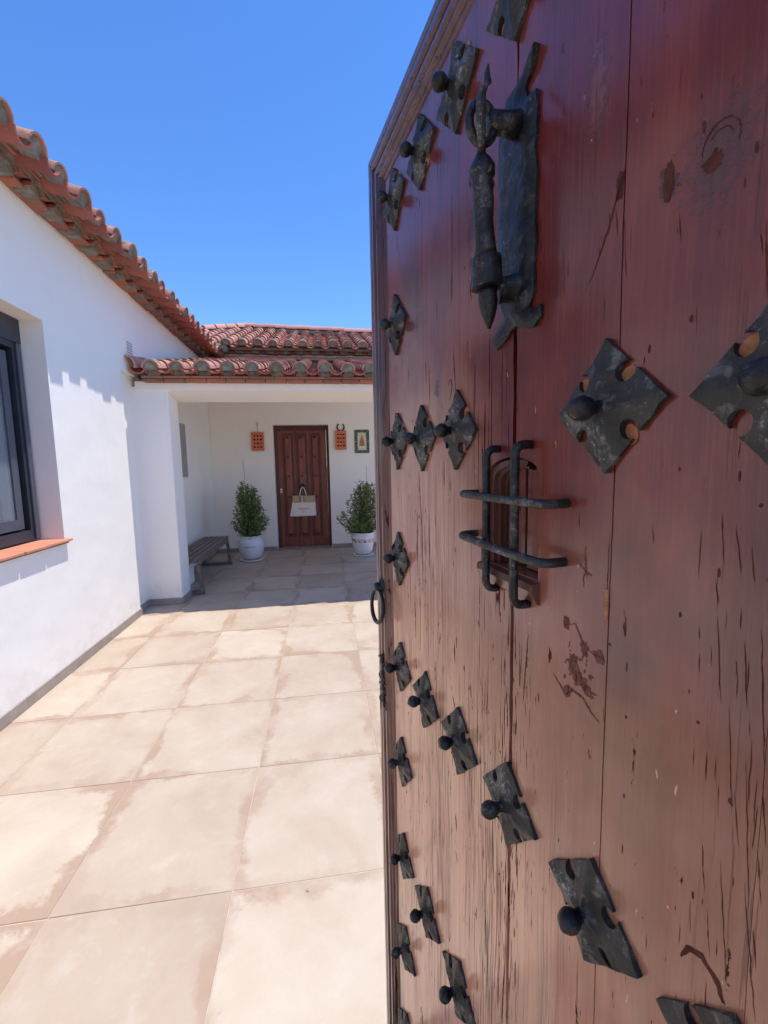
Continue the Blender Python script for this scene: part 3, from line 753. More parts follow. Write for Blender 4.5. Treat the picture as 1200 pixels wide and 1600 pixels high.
# ================================================================== ENTRANCE DOOR
DANG = 0.173603; DD = .28
dd = Vector((-math.sin(DANG), math.cos(DANG), 0)); nn = Vector((math.cos(DANG), math.sin(DANG), 0))
S_H = -.03
door = empty('entrance_door', nn*DD+dd*0, math.atan2(dd.y, dd.x))   # local x = s, local y = towards the camera side, z up
thing(door, 'tall red-brown studded wooden door leaf standing open close by on the right', 'door')
door.location = nn*DD
ZB, ZT, SE = .012, 2.055, .90
def jag(s, z0, z1, amp, seed, step=.016):
    n = int((z1-z0)/step); out = []
    for k in range(n+1):
        z = z0+(z1-z0)*k/n
        out.append((s+amp*noise.noise(Vector((seed*7.3, z*9, 1)))+amp*.8*noise.noise(Vector((seed*3.1, z*55, 5))), z))
    return out
PZ0, PZ1 = ZB, 1.976
HZ0, HZ1, HS0, HS1 = 1.330, 1.436, .361, .457
def arch(s0, s1, n=8):
    # shallow arched top of the peep opening, as z at s
    mid = (HS0+HS1)/2; hw = (HS1-HS0)/2
    return [(s0+(s1-s0)*k/n, HZ1+.020*math.sqrt(max(0, 1-((s0+(s1-s0)*k/n-mid)/hw)**2*.98))) for k in range(n+1)]
bounds = [(-.03, .155, .0006, .0006), (.155, .2705, .0006, .0008), (.2705, .4055, .0008, .0024), (.4055, .531, .0024, .0007), (.531, .651, .0007, .0007), (.651, .771, .0007, .0006), (.771, .8195, .0006, .0)]
GAP = [0, .0003, .0010, .0042, .0004, .0004, .0003, 0]
for i, (a, b, ja, jb) in enumerate(bounds):
    la = jag(a+GAP[i]*.6, PZ0, PZ1, ja, i); lb = jag(b-GAP[i+1]*.6, PZ0, PZ1, jb, i+.37 if jb > .002 else i+1)
    if i == 2:
        lb = [p for p in lb if p[1] < HZ0-.004]+[(.4045, HZ0), (HS0, HZ0)]+arch(HS0, .4045)+[p for p in lb if p[1] > HZ1+.024]
    if i == 3:
        la = [p for p in la if p[1] < HZ0-.004]+[(.4065, HZ0), (HS1, HZ0)]+arch(HS1, .4065)+[p for p in la if p[1] > HZ1+.024]
    pts = la+lb[::-1]
    mb = MB().prism(pts, 0, -.028, axis=1)
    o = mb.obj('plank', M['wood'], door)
    if i in (2, 3):
        pass
MB().box(-.03, SE-.01, -.030, -.034, ZB, ZT-.01).obj('backing_board', M['gap'], door)
MB().box(-.03, SE-.004, -.036, -.052, ZB, ZT-.004).obj('rear_board', M['mould'], door)
# mouldings (mitred at the corner)
prof = [(0, -.05), (0, .007), (.003, .0105), (.013, .0105), (.0155, .005), (.019, .005), (.0215, .0115), (.025, .0125), (.031, .0115), (.034, .0035), (.038, .0035), (.041, .0095), (.044, .0105), (.049, .0095), (.052, .003), (.055, .0065), (.060, .0068), (.063, .002), (.069, .0012), (.072, -.003), (.0798, -.006), (.0798, -.05)]
n = len(prof)
NZ = 60
mb = MB()
for k in range(NZ+1):
    for (w_, h) in prof:
        z = ZB+(ZT-w_-ZB)*k/NZ
        wear = .0007*noise.noise(Vector((w_*300, z*20, 2)))
        mb.v.append((SE-w_, h+(wear if h > -.04 else 0), z))
mb.f = [(k*n+i, k*n+(i+1) % n, (k+1)*n+(i+1) % n, (k+1)*n+i) for k in range(NZ) for i in range(n)]+[tuple(range(n)), tuple(NZ*n+i for i in range(n-1, -1, -1))]
mb.obj('moulding', M['mould'], door, 35)
mb = MB()
for k in range(21):
    for (w_, h) in prof:
        x0_ = SE-w_; x_ = x0_+(-.03-x0_)*k/20
        mb.v.append((x_, h+.0007*noise.noise(Vector((x_*20, w_*300, 4))), ZT-w_-.0002))
mb.f = [(k*n+i, k*n+(i+1) % n, (k+1)*n+(i+1) % n, (k+1)*n+i) for k in range(20) for i in range(n)]+[tuple(range(n)), tuple(20*n+i for i in range(n-1, -1, -1))]
mb.obj('moulding', M['mould'], door, 35)

# studded plates
def plate_mesh(seed, H=.053):
    out = []; cs = [(0, H), (H, 0), (0, -H), (-H, 0)]
    rnd = random.Random(seed)
    for q in range(4):
        p, r_ = Vector(cs[q]), Vector(cs[(q+1) % 4]); e = (r_-p).normalized(); inn = Vector((-(p+r_).x, -(p+r_).y)).normalized()
        mid = (p+r_)/2+e*rnd.uniform(-.003, .003); rad = .0074+rnd.uniform(-.0006, .0006); dpt = .0068+rnd.uniform(-.0005, .0008)
        c = mid+inn*dpt; g = math.sqrt(max(rad*rad-dpt*dpt, 1e-7))
        out.append(p+Vector((rnd.uniform(-1, 1), rnd.uniform(-1, 1)))*.0012)
        for k in (1, 2, 3): out.append(p.lerp(mid-e*g, k/4)+inn*rnd.uniform(-.0006, .0006))
        # arc from the gap's near lip round the hole to the far lip
        a0 = math.atan2(-dpt, -g); 
        for k in range(15):
            # angle measured in basis (e, inn)
            st = math.atan2(-dpt, -g); en = math.atan2(-dpt, g)
            st_ = st; en_ = en
            # go through +inn side
            a_ = (2*math.pi+st_) + (en_-(2*math.pi+st_))*k/14
            out.append(c+e*rad*math.cos(a_)+inn*rad*math.sin(a_))
        for k in (1, 2, 3): out.append((mid+e*g).lerp(r_, k/4)+inn*rnd.uniform(-.0006, .0006))
    nb = len(out); vin = list(out)
    st = .0052; k = int(H/st)
    for a in range(-k, k+1):
        for b in range(-k, k+1):
            p = Vector((a*st+rnd.uniform(-.001, .001), b*st+rnd.uniform(-.001, .001)))
            if abs(p.x)+abs(p.y) > H-.004: continue
            ok = all((p-o_).length > .0028 for o_ in out)
            if ok: vin.append(p)
    res = delaunay_2d_cdt(vin, [(i, (i+1) % nb) for i in range(nb)], [list(range(nb))], 1, 1e-6)
    V, E_, Fc = res[0], res[1], res[2]
    def hgt(p):
        rho = (abs(p.x)+abs(p.y))/H
        ridge = .0028*math.exp(-(min(abs(p.x), abs(p.y))/.0065)**1.3)
        # raised lips round the holes
        lip = 0
        for c in ((1, 1), (1, -1), (-1, -1), (-1, 1)):
            dd_ = (p-Vector(c)*.0218).length; lip += .0012*math.exp(-((dd_-.0085)/.002)**2)
        return .0034+.0068*max(0, 1-rho)**.8+ridge*1.7*(1-rho*.5)+lip+.0013*noise.noise(Vector((p.x*90, p.y*90, seed*3.)))+.0018*noise.noise(Vector((p.x*35, p.y*35, seed*5.)))
    mb = MB(); N = len(V)
    mb.v = [(p.x, hgt(p), p.y) for p in V]+[(p.x, .0004, p.y) for p in V]
    mb.f = [tuple(f) for f in Fc]
    # rim
    cnt = {}
    for f in Fc:
        for i in range(len(f)):
            a, b = f[i], f[(i+1) % len(f)]; cnt.setdefault((min(a, b), max(a, b)), []).append((a, b))
    for k_, l_ in cnt.items():
        if len(l_) == 1: a, b = l_[0]; mb.f.append((a, b, b+N, a+N))
    return mb.mesh('stud_plate', M['iron'], 48)
plates = [plate_mesh(k) for k in range(5)]
def bumpy(prof, seed, n=20):
    mb = MB().lathe(prof, n, axis=1)
    mb.v = [tuple(Vector(v)*(1+.05*noise.noise(Vector(v)*120+Vector((seed, 0, 0))))) for v in mb.v]; return mb
knob_prof = [(.0001, .0375), (.004, .0368), (.0078, .0343), (.0103, .030), (.0108, .0258), (.0094, .0215), (.0066, .0182), (.0058, .014), (.0075, .0105), (.0125, .0085), (.0128, .0045)]
knobs = [bumpy(knob_prof, k).mesh('knob', M['ironb'], 60) for k in range(3)]
bare_me = MB().lathe([(.0001, .0008), (.0085, .0006)], 14, axis=1).mesh('bare_patch', M['bare'])
rowz = {'A': 1.918, 'B': 1.706, 'C': 1.494, 'D': 1.27, 'E': 1.047, 'F': .848, 'G': .633, 'H': .418, 'I': .20}
colx = {0: .771, 1: .651, 2: .531, 3: .405, 4: .279, 5: .155, 6: .03}
spots = [(r, 0) for r in 'ABCDEFGHI']
for r in 'ACEGI': spots += [(r, c) for c in (1, 2, 3, 4, 5, 6) if not (r == 'C' and c == 3)]
k = 0
for r, c in spots:
    random.seed(100+k)
    s_, z_ = colx[c]+random.uniform(-.002, .002), rowz[r]+random.uniform(-.003, .003)
    ro = random.choice((0, 1, 2, 3))*math.pi/2+random.uniform(-.05, .05)
    p = link('stud_plate', plates[k % 5], door, (s_, 0, z_), (0, ro, 0))
    link('knob', knobs[k % 3], p, (0, 0, 0), (random.uniform(-.06, .06), random.uniform(0, 6), random.uniform(-.06, .06)), scale=(.92, random.uniform(.90, 1.02), .92))
    for (a, b) in ((1, 1), (1, -1), (-1, -1), (-1, 1)):
        if r in 'AC' and random.random() < .6: link('bare_patch', bare_me, p, (a*.0215-.002, 0, b*.0215-.002))
    k += 1

# grille over the peep opening
def stadium(pts, rad, n=10):
    return MB().tube(pts, rad, n)
def bent(p0, p1, h, rad, vert=True, bow=.0, r=.010):
    """staple shaped bar: leaves the wood at p0 and returns at p1"""
    out = []
    A, B = Vector(p0), Vector(p1); d = (B-A).normalized()
    def P(along, hh): q = A+d*along; return (q.x, hh, q.y)
    L = (B-A).length
    out.append(P(0, -.004)); out.append(P(0, h-r))
    for k in range(1, 5):
        a = math.pi/2*k/4; out.append(P(r-r*math.cos(a), h-r+r*math.sin(a)))
    for k in range(1, 12):
        t_ = k/12; out.append(P(r+(L-2*r)*t_, h+bow*math.sin(math.pi*t_)))
    for k in range(0, 4):
        a = math.pi/2*k/4; out.append(P(L-r+r*math.sin(a), h-r+r*math.cos(a)))
    out.append(P(L, h-r)); out.append(P(L, -.004))
    rs = [rad*(1+.06*noise.noise(Vector((q[0]*90, q[2]*90, 3)))) for q in out]
    return MB().tube(out, rs, 12)
gr = empty('grille', (0, 0, 0)); gr.parent = door
gr_parts = []
bent((.434, 1.466), (.434, 1.303), .0165, .0046).obj('bar', M['ironb'], door, True)
bent((.376, 1.468), (.376, 1.301), .0190, .0048).obj('bar', M['ironb'], door, True)
bent((.4825, 1.413), (.322, 1.412), .0250, .0044, bow=.002, r=.012).obj('bar', M['iron'], door, True)
bent((.484, 1.361), (.324, 1.357), .0255, .0046, bow=.002, r=.012).obj('bar', M['iron'], door, True)
bpy.data.objects.remove(gr)
# recess: stepped far jamb, shutter panel, sill ledge
MB().box(HS0+.002, .404, -.027, -.018, HZ0+.002, HZ1+.018).obj('peep_shutter', M['wood'], door)
MB().box(.4165, HS1-.002, -.029, -.024, HZ0+.002, HZ1+.018).obj('peep_shutter', M['wood'], door)
for q, (ins, h0, h1, wd) in enumerate(((.0005, -.016, -.004, .006), (.0065, -.022, -.009, .006), (.0125, -.027, -.015, .005))):
    a, b = HS0+ins, HS1-ins; mid = (a+b)/2
    def ring_(off):
        a2, b2 = a+off, b-off; hw = (b2-a2)/2; zt = HZ1-off-ins*.4
        return [(b2, HZ0+.001)]+[(mid+hw*math.cos(R(t)), zt+.018*math.sin(R(t))) for t in range(0, 181, 15)]+[(a2, HZ0+.001)]
    A, B = ring_(0), ring_(wd); N = len(A); mb = MB()
    mb.v = [(p[0], h1, p[1]) for p in A]+[(p[0], h1, p[1]) for p in B]+[(p[0], h0, p[1]) for p in B]
    keep = N if True else 0
    # only the far jamb and the crown carry the steps
    for i in range(N-1):
        if A[i][0] > .395: mb.f += [(i, i+1, N+i+1, N+i), (N+i, N+i+1, 2*N+i+1, 2*N+i)]
    mb.obj('jamb_step', M['mould'], door)
mb = MB().prism([(0.0, 1.330), (.009, 1.328), (.0105, 1.321), (.005, 1.309), (.0005, 1.306)], .358, .466, axis=0)
mb.v = [(v[0], v[1], v[2]-(.002 if v[0] < .37 else 0)) for v in mb.v]
mb.obj('ledge', M['mould'], door)

# long knocker
KS = .403
outl = [(.446, 1.585), (.440, 1.594), (.430, 1.596), (.421, 1.606), (.428, 1.620), (.434, 1.640), (.4335, 1.67), (.436, 1.70), (.4345, 1.735), (.437, 1.765), (.4335, 1.79), (.430, 1.808), (.420, 1.817), (.402, 1.820), (.386, 1.824), (.371, 1.832), (.379, 1.817), (.390, 1.810), (.386, 1.798), (.3725, 1.795), (.371, 1.77), (.3735, 1.745), (.370, 1.72), (.3725, 1.69), (.3695, 1.665), (.3725, 1.64), (.371, 1.615), (.378, 1.604), (.372, 1.598), (.361, 1.600), (.360, 1.589), (.370, 1.582), (.386, 1.585), (.402, 1.592), (.418, 1.582), (.436, 1.576)]
def fine(pts, st=.005):
    o_ = []
    for i in range(len(pts)):
        p, q = Vector(pts[i]), Vector(pts[(i+1) % len(pts)]); n_ = max(1, int((q-p).length/st))
        for k in range(n_): o_.append(p.lerp(q, k/n_)+Vector((noise.noise(Vector((p.x*300, (p.y+k*.01)*200, 1))), 0))*.0012)
    return o_
ol = fine(outl); nb = len(ol); pts = list(ol)
for a in range(0, 18):
    for b in range(0, 52):
        p = Vector((.36+a*.0052, 1.575+b*.0052))
        if all((p-q).length > .003 for q in ol): pts.append(p)
res = delaunay_2d_cdt(pts, [(i, (i+1) % nb) for i in range(nb)], [list(range(nb))], 1, 1e-6)
V, Fc = res[0], res[2]; N = len(V); mb = MB()
def kh(p):
    d = min((p-q).length for q in ol)
    h = .0035+.004*min(1, d/.012)+.0016*noise.noise(Vector((p.x*80, p.y*80, 9)))
    if p.y > 1.812: h += (p.y-1.812)*.25
    for cz in (1.79, 1.73, 1.67, 1.62):
        for cs_ in (.382, .425): h += .0022*math.exp(-(((p.x-cs_)**2+(p.y-cz)**2)/.0035**2))
    return h
mb.v = [(p.x, kh(p), p.y) for p in V]+[(p.x, .0004, p.y) for p in V]; mb.f = [tuple(f) for f in Fc]
cnt = {}
for f in Fc:
    for i in range(len(f)):
        a, b = f[i], f[(i+1) % len(f)]; cnt.setdefault((min(a, b), max(a, b)), []).append((a, b))
for l_ in cnt.values():
    if len(l_) == 1: a, b = l_[0]; mb.f.append((a, b, b+N, a+N))
mb.obj('knocker_plate', M['ironb'], door, 50)
# lug through the eye
mb = MB().tube([(KS-.006, .004, 1.780), (KS-.003, .018, 1.781), (KS, .030, 1.782), (KS, .036, 1.782)], [.0125, .0105, .010, .0095], 12)
mb.obj('knocker_lug', M['ironb'], door, True)
ey = MB().tube([(KS, .043+.0135*math.sin(a), 1.778+.0175*math.cos(a)) for a in [2*math.pi*k/20 for k in range(21)]], .0046, 8, cap=False)
ey.obj('knocker_eye', M['ironb'], door, True)
# leaf spike, twisted through the eye
mb = MB().tube([(KS, .036, 1.832), (KS, .037, 1.822), (KS-.006, .040, 1.812), (KS-.010, .044, 1.804), (KS-.014, .050, 1.795), (KS-.016, .053, 1.782), (KS-.014, .052, 1.768), (KS-.007, .047, 1.755), (KS, .043, 1.748)], [.001, .0034, .0042, .0022, .0034, .0050, .0050, .0038, .005], 10, flat=.6)
mb.obj('knocker_spike', M['iron'], door, True)
rodp = [(.043, 1.750, .005), (.043, 1.744, .0095), (.042, 1.738, .0125), (.042, 1.731, .0125), (.042, 1.727, .0098), (.041, 1.722, .0114), (.041, 1.716, .0098), (.0405, 1.708, .0105), (.040, 1.69, .0095), (.039, 1.675, .0099), (.038, 1.665, .0104), (.037, 1.655, .0115)]
mb = MB().tube([(KS+.001*noise.noise(Vector((0, z*50, 0))), h, z) for h, z, r_ in rodp], [r_ for h, z, r_ in rodp], 14)
mb.obj('knocker_rod', M['ironb'], door, True)
colp = [(.037, 1.656, .011), (.037, 1.6555, .0145), (.0365, 1.650, .0155), (.036, 1.640, .0152), (.0355, 1.631, .0160), (.0352, 1.627, .0165), (.0351, 1.6262, .012)]
MB().tube([(KS, h, z) for h, z, r_ in colp], [r_ for h, z, r_ in colp], 16).obj('knocker_collar', M['ironb'], door, 40)
tipp = [(.035, 1.627, .0100), (.035, 1.620, .0092), (.0345, 1.614, .0098), (.034, 1.606, .0085), (.0335, 1.596, .0055), (.033, 1.587, .0015)]
MB().tube([(KS, h, z) for h, z, r_ in tipp], [r_ for h, z, r_ in tipp], 14).obj('knocker_tip', M['ironb'], door, True)
MB().tube([(KS-.004, .003, 1.628), (KS-.003, .010, 1.627), (KS-.002, .018, 1.626), (KS, .022, 1.626)], [.0155, .0135, .0125, .0135], 14).obj('strike_boss', M['ironb'], door, 40)

# ring pull and pierced escutcheon on the free edge
RS, RZ = .862, 1.192
MB().lathe([(.0001, .028), (.007, .027), (.010, .022), (.009, .016), (.016, .013), (.019, .0115)], 18, c=(RS, 0, RZ), axis=1).obj('ring_rosette', M['ironb'], door, True)
t_ = [2*math.pi*k/32 for k in range(33)]
mb = MB().tube([(RS+.028*math.sin(a), .020+.004*(1-math.cos(a))*.5+.004*math.sin(a), RZ-.042+.036*math.cos(a)) for a in t_], [.0036+.0010*(1-math.cos(a))/2 for a in t_], 10, cap=False)
mb.obj('ring_pull', M['ironb'], door, True)
ec = MB()
def scroll(cx, cz, r0, r1, a0, a1, n=14, h=.0135):
    ec.tube([(cx+(r0+(r1-r0)*k/n)*math.cos(a0+(a1-a0)*k/n), h+.001*math.sin(k), cz+(r0+(r1-r0)*k/n)*math.sin(a0+(a1-a0)*k/n)) for k in range(n+1)], .0017, 6)
for cz, sg in ((1.020, 1), (.990, -1), (.958, 1), (.935, -1)):
    scroll(.874, cz, .013, .004, .3*sg, 5.2*sg); scroll(.850, cz-.006, .012, .003, math.pi-.3*sg, math.pi-5.0*sg)
ec.tube([(.862, .0125, 1.04), (.862, .0135, .98), (.862, .0125, .918)], .0028, 8)
ec.obj('escutcheon', M['iron'], door, True)
# hinges straps on the rear edge
for z_ in (.30, 1.05, 1.80):
    MB().tube([(-.034, -.02, z_-.05), (-.034, -.02, z_+.05)], .009, 10).obj('hinge', M['ironb'], door, True)
# drying checks, gouges and flaked scars: dark slivers of old wood
CR = [(0.188, 1.417, 0.184, 1.384, 0.002), (0.186, 1.352, 0.181, 1.295, 0.002), (0.17, 1.342, 0.166, 1.299, 0.002), (0.162, 1.353, 0.155, 1.27, 0.002), (0.176, 1.298, 0.17, 1.225, 0.001), (0.187, 1.196, 0.183, 1.159, 0.001), (0.165, 1.271, 0.157, 1.176, 0.001), (0.174, 1.328, 0.173, 1.317, 0.001), (0.17, 1.4, 0.167, 1.376, 0.001), (0.179, 1.41, 0.174, 1.378, 0.001), (0.175, 1.193, 0.166, 1.11, 0.001), (0.161, 1.193, 0.149, 1.105, 0.001), (0.155, 1.217, 0.151, 1.182, 0.001), (0.154, 1.166, 0.151, 1.139, 0.002), (0.189, 1.376, 0.186, 1.358, 0.001), (0.197, 1.34, 0.196, 1.331, 0.0), (0.181, 1.15, 0.177, 1.116, 0.001), (0.17, 1.247, 0.165, 1.208, 0.001), (0.156, 1.265, 0.151, 1.221, 0.001), (0.375, 1.272, 0.383, 1.184, 0.004), (0.46, 0.895, 0.456, 0.779, 0.004), (0.551, 1.727, 0.552, 1.666, 0.007), (0.544, 0.921, 0.54, 0.89, 0.009), (0.544, 0.858, 0.538, 0.842, 0.006), (0.553, 1.106, 0.545, 1.089, 0.008), (0.547, 1.194, 0.545, 1.159, 0.006), (0.499, 1.15, 0.496, 1.13, 0.008), (0.551, 1.807, 0.551, 1.727, 0.004), (0.548, 1.606, 0.537, 1.523, 0.007), (0.279, 1.644, 0.275, 1.618, 0.002), (0.27, 1.63, 0.266, 1.583, 0.001), (0.285, 1.642, 0.283, 1.627, 0.002), (0.578, 1.455, 0.578, 1.417, 0.005), (0.63, 1.612, 0.626, 1.535, 0.005), (0.642, 1.615, 0.64, 1.576, 0.005), (0.673, 1.435, 0.669, 1.37, 0.005), (0.684, 1.369, 0.684, 1.256, 0.009), (0.662, 1.349, 0.662, 1.228, 0.006), (0.7, 1.217, 0.697, 1.135, 0.006), (0.175, 1.581, 0.171, 1.536, 0.002), (0.177, 1.575, 0.175, 1.561, 0.001), (0.296, 1.37, 0.297, 1.357, 0.002), (0.298, 1.357, 0.295, 1.347, 0.002), (0.307, 1.406, 0.306, 1.39, 0.001), (0.273, 1.393, 0.273, 1.323, 0.002), (0.314, 1.285, 0.315, 1.277, 0.002), (0.358, 1.212, 0.356, 1.199, 0.003), (0.455, 1.162, 0.458, 1.126, 0.003), (0.226, 1.611, 0.224, 1.591, 0.001), (0.282, 1.551, 0.276, 1.53, 0.001), (0.336, 1.643, 0.332, 1.593, 0.001), (0.235, 1.403, 0.233, 1.389, 0.001)]
rc = random.Random(21)
ck = MB()
def sliver(s0, z0, s1, z1, wd, h=.00025):
    n = max(4, int(abs(z1-z0)/.004)); L_, R_ = [], []
    ph = rc.uniform(0, 50)
    for k in range(n+1):
        u = k/n; z = z0+(z1-z0)*u; sc = s0+(s1-s0)*u+.0006*noise.noise(Vector((ph, z*110, 0)))
        wv = wd*.5*(math.sin(math.pi*min(1, u*1.0))**.6)*max(.12, .75+.9*noise.noise(Vector((ph*2, z*260, 3))))
        L_.append((sc-wv, h, z)); R_.append((sc+wv*max(.3, 1+.8*noise.noise(Vector((ph, z*300, 9)))), h, z))
    b = len(ck.v); ck.v += L_+R_; m_ = n+1
    ck.f += [(b+k, b+k+1, b+m_+k+1, b+m_+k) for k in range(n)]
for s0, z0, s1, z1, wd in CR:
    sliver(s0, z0, s1, z1, min(.0028, max(.0007, wd*.45)))
def rsliv(sa, sb, za, zb, n_, l0, l1, w0, w1):
    for _ in range(n_):
        s_ = rc.uniform(sa, sb); z_ = rc.uniform(za, zb); L = rc.uniform(l0, l1)*rc.uniform(.3, 1)
        sliver(s_, z_+L/2, s_-L*.05*rc.uniform(-.5, 1), z_-L/2, rc.uniform(w0, w1))
rsliv(.388, .4035, .80, 1.31, 46, .010, .06, .0004, .0016); rsliv(.4085, .424, .55, 1.31, 46, .012, .07, .0004, .0018); rsliv(.396, .415, 1.48, 1.60, 10, .01, .03, .0004, .0010)
rsliv(.148, .200, .95, 1.42, 38, .012, .05, .0003, .0009)
rsliv(.42, .52, .75, 1.25, 60, .008, .035, .0004, .0012)
rsliv(.54, .80, .35, 1.65, 150, .008, .04, .0004, .0016)
rsliv(.36, .40, .9, 1.25, 26, .01, .04, .0003, .0009)
rsliv(.43, .80, .1, 1.0, 70, .006, .03, .0005, .0018)
rsliv(.20, .40, 1.0, 1.3, 14, .006, .02, .0003, .0006)
rsliv(.15, .27, 1.45, 1.75, 12, .008, .03, .0003, .0008)
rsliv(.28, .40, 1.55, 1.8, 10, .008, .03, .0003, .0007)
ck.obj('drying_checks', M['oldwood'], door, kind='stuff'); ck = MB()
def blob(cs, cz, rs_, rz_, seed, n=26, rough=.55, h=.0003):
    c0 = len(ck.v); ck.v.append((cs, h, cz))
    for k in range(n):
        a = 2*math.pi*k/n; f = 1+rough*noise.noise(Vector((math.cos(a)*2.2, math.sin(a)*2.2, seed)))+rough*.7*noise.noise(Vector((math.cos(a)*6, math.sin(a)*6, seed+5)))
        ck.v.append((cs+rs_*f*math.cos(a), h, cz+rz_*f*math.sin(a)))
    ck.f += [(c0, c0+1+k, c0+1+(k+1) % n) for k in range(n)]
def arcs(pts, wd):
    V_ = [Vector(p) for p in pts]; out_ = []
    for p, q in zip(V_, V_[1:]):
        m_ = max(2, int((q-p).length/.003))
        for k in range(m_): out_.append(p.lerp(q, k/m_)+Vector((noise.noise(Vector((p.x*100, k*.7, 1))), noise.noise(Vector((p.y*100, k*.7, 7)))))*.0012)
    out_.append(V_[-1]); n = len(out_); b = len(ck.v)
    for k, p in enumerate(out_):
        t_ = (out_[min(k+1, n-1)]-out_[max(k-1, 0)]).normalized(); nn_ = Vector((-t_.y, t_.x)); w_ = wd*(math.sin(math.pi*(k+.3)/(n+.2))**.5)*(.6+.8*abs(noise.noise(Vector((k*.45, p.x*90, 2)))))
        ck.v += [(p.x-nn_.x*w_, .0003, p.y-nn_.y*w_), (p.x+nn_.x*w_, .0003, p.y+nn_.y*w_)]
    ck.f += [(b+2*k, b+2*k+2, b+2*k+3, b+2*k+1) for k in range(n-1)]
# the big scar left of the second joint
arcs([(.335, 1.243), (.326, 1.236), (.318, 1.229), (.309, 1.239), (.296, 1.238), (.283, 1.228), (.277, 1.226)], .0016)
arcs([(.322, 1.305), (.316, 1.299), (.308, 1.303), (.297, 1.288), (.286, 1.283), (.274, 1.285)], .0011)
blob(.319, 1.300, .004, .006, 1.); blob(.296, 1.284, .0042, .0075, 2.); blob(.279, 1.284, .0055, .006, 3.)
blob(.309, 1.262, .0065, .012, 4., rough=.9); blob(.300, 1.252, .0075, .007, 5., rough=1.); blob(.289, 1.247, .006, .005, 6., rough=1.1); blob(.316, 1.234, .004, .006, 7.)
for k in range(26): blob(rc.uniform(.284, .322), rc.uniform(1.238, 1.276), rc.uniform(.0006, .0016), rc.uniform(.0008, .0024), k*.7, 8, .6)
# star shaped split right of the grille
arcs([(.308, 1.362), (.302, 1.357), (.295, 1.353), (.290, 1.352)], .0016); arcs([(.298, 1.378), (.2985, 1.366), (.296, 1.357), (.300, 1.346), (.299, 1.340)], .0010)
ck.obj('scraped_spots', M['scraped'], door, kind='stuff'); ck = MB()
# slanting scar beside the second joint, upper leaf
arcs([(.270, 1.667), (.276, 1.652), (.285, 1.630), (.298, 1.604), (.304, 1.596)], .0010); blob(.275, 1.655, .0035, .010, 9.)
# knots
arcs([(.202+.0115*math.cos(R(a)), 1.636+.0135*math.sin(R(a))) for a in range(-10, 215, 15)], .0007); arcs([(.202+.007*math.cos(R(a)), 1.637+.008*math.sin(R(a))) for a in range(30, 190, 15)], .0005); blob(.206, 1.629, .006, .0055, 11.); blob(.2350, 1.634, .0038, .013, 12., rough=.35)
arcs([(.563, 1.557), (.560, 1.566), (.553, 1.566), (.551, 1.556), (.556, 1.545), (.561, 1.538)], .0011)
arcs([(.506, 1.803), (.500, 1.808), (.496, 1.796), (.502, 1.784), (.504, 1.796)], .0012); arcs([(.505, 1.690), (.499, 1.700), (.497, 1.678), (.502, 1.665), (.498, 1.652)], .0013)
# scar above the lowest plate on the right
arcs([(.196, 1.096), (.191, 1.108), (.182, 1.113), (.172, 1.106), (.167, 1.096)], .0030)
for k in range(90):
    blob(rc.choice((rc.uniform(.42, .80), rc.uniform(.15, .27))), rc.uniform(.2, 1.7), rc.uniform(.0005, .0016), rc.uniform(.001, .004), k*.37, 9, .5)
ck.v = [v for v in ck.v]
ck.obj('dark_knots', M['oldwood'], door, kind='stuff')
# light splinters of bare wood in the joint
MB().bbox(.2715, .2755, -.004, .0009, 1.318, 1.345, .0006).obj('splinter', M['bare'], door)
# small exposed nail heads in orange at three plates
for (s_, z_) in ((.447, 1.86), (.552, 1.875), (.62, 1.80)):
    pass

# ------------------------------------------------------------------ gate wall round the entrance, garden wall on the right
gw = holed([LW+.001, PX1], [-.05, 2.36], [(-.78, .335, -.05, 2.16)], -.42, -.085, 1).obj('gate_wall', M['wall'])
weld(gw.data); thing(gw, 'white plastered gate wall in which the studded door is hung', 'wall')
rw = MB().box(PX1, PX1+.25, -.42, BW+.3, -.05, 1.25).obj('garden_wall', M['wall']); thing(rw, 'low white garden wall closing the far side of the patio beyond the open studded door', 'wall')

# ================================================================== BENCH
bn = empty('bench', (-1.60, 5.9, 0)); thing(bn, 'slatted dark wooden bench along the left side of the porch', 'bench')
def bb(name, x0, x1, y0, y1, z0, z1, b=.004, rot=None):
    return MB().bbox(x0+1.60, x1+1.60, y0-5.9, y1-5.9, z0, z1, b).obj(name, M['bench'], bn)
BX0, BX1, BY0, BY1, BZ = -1.815, -1.445, 5.10, 6.72, .435
for k in range(5):
    wd = (BX1-BX0-.004*0)/5
    bb('slat', BX0+wd*k+.006, BX0+wd*(k+1)-.006, BY0, BY1, BZ-.022, BZ+random.uniform(-.001, .001))
bb('apron', BX1-.030, BX1-.008, BY0+.04, BY1-.04, BZ-.085, BZ-.023); bb('apron', BX0+.008, BX0+.030, BY0+.04, BY1-.04, BZ-.085, BZ-.023)
for y in (BY0+.02, BY1-.07):
    bb('cross_rail', BX0+.031, BX1-.031, y, y+.045, BZ-.065, BZ-.023)
    for sx, x in ((1, BX1-.045), (-1, BX0+.01)):
        mb = MB(); sh = .028*sx
        mb.v = [(x+1.6+dx+(sh if zz == 0 else 0), y-5.9+dy, zz) for zz in (.0451, BZ-.086) for dx, dy in ((0, 0), (.038, 0), (.038, .045), (0, .045))]
        mb.v = [(v[0]+(sh if v[2] < .1 else 0), v[1], v[2]) for v in mb.v]
        mb.f = [(0, 1, 2, 3), (7, 6, 5, 4), (0, 4, 5, 1), (1, 5, 6, 2), (2, 6, 7, 3), (3, 7, 4, 0)]
        mb.obj('leg', M['bench'], bn)
    bb('foot_rail', BX0-.03, BX1+.03, y-.002, y+.047, .002, .045)

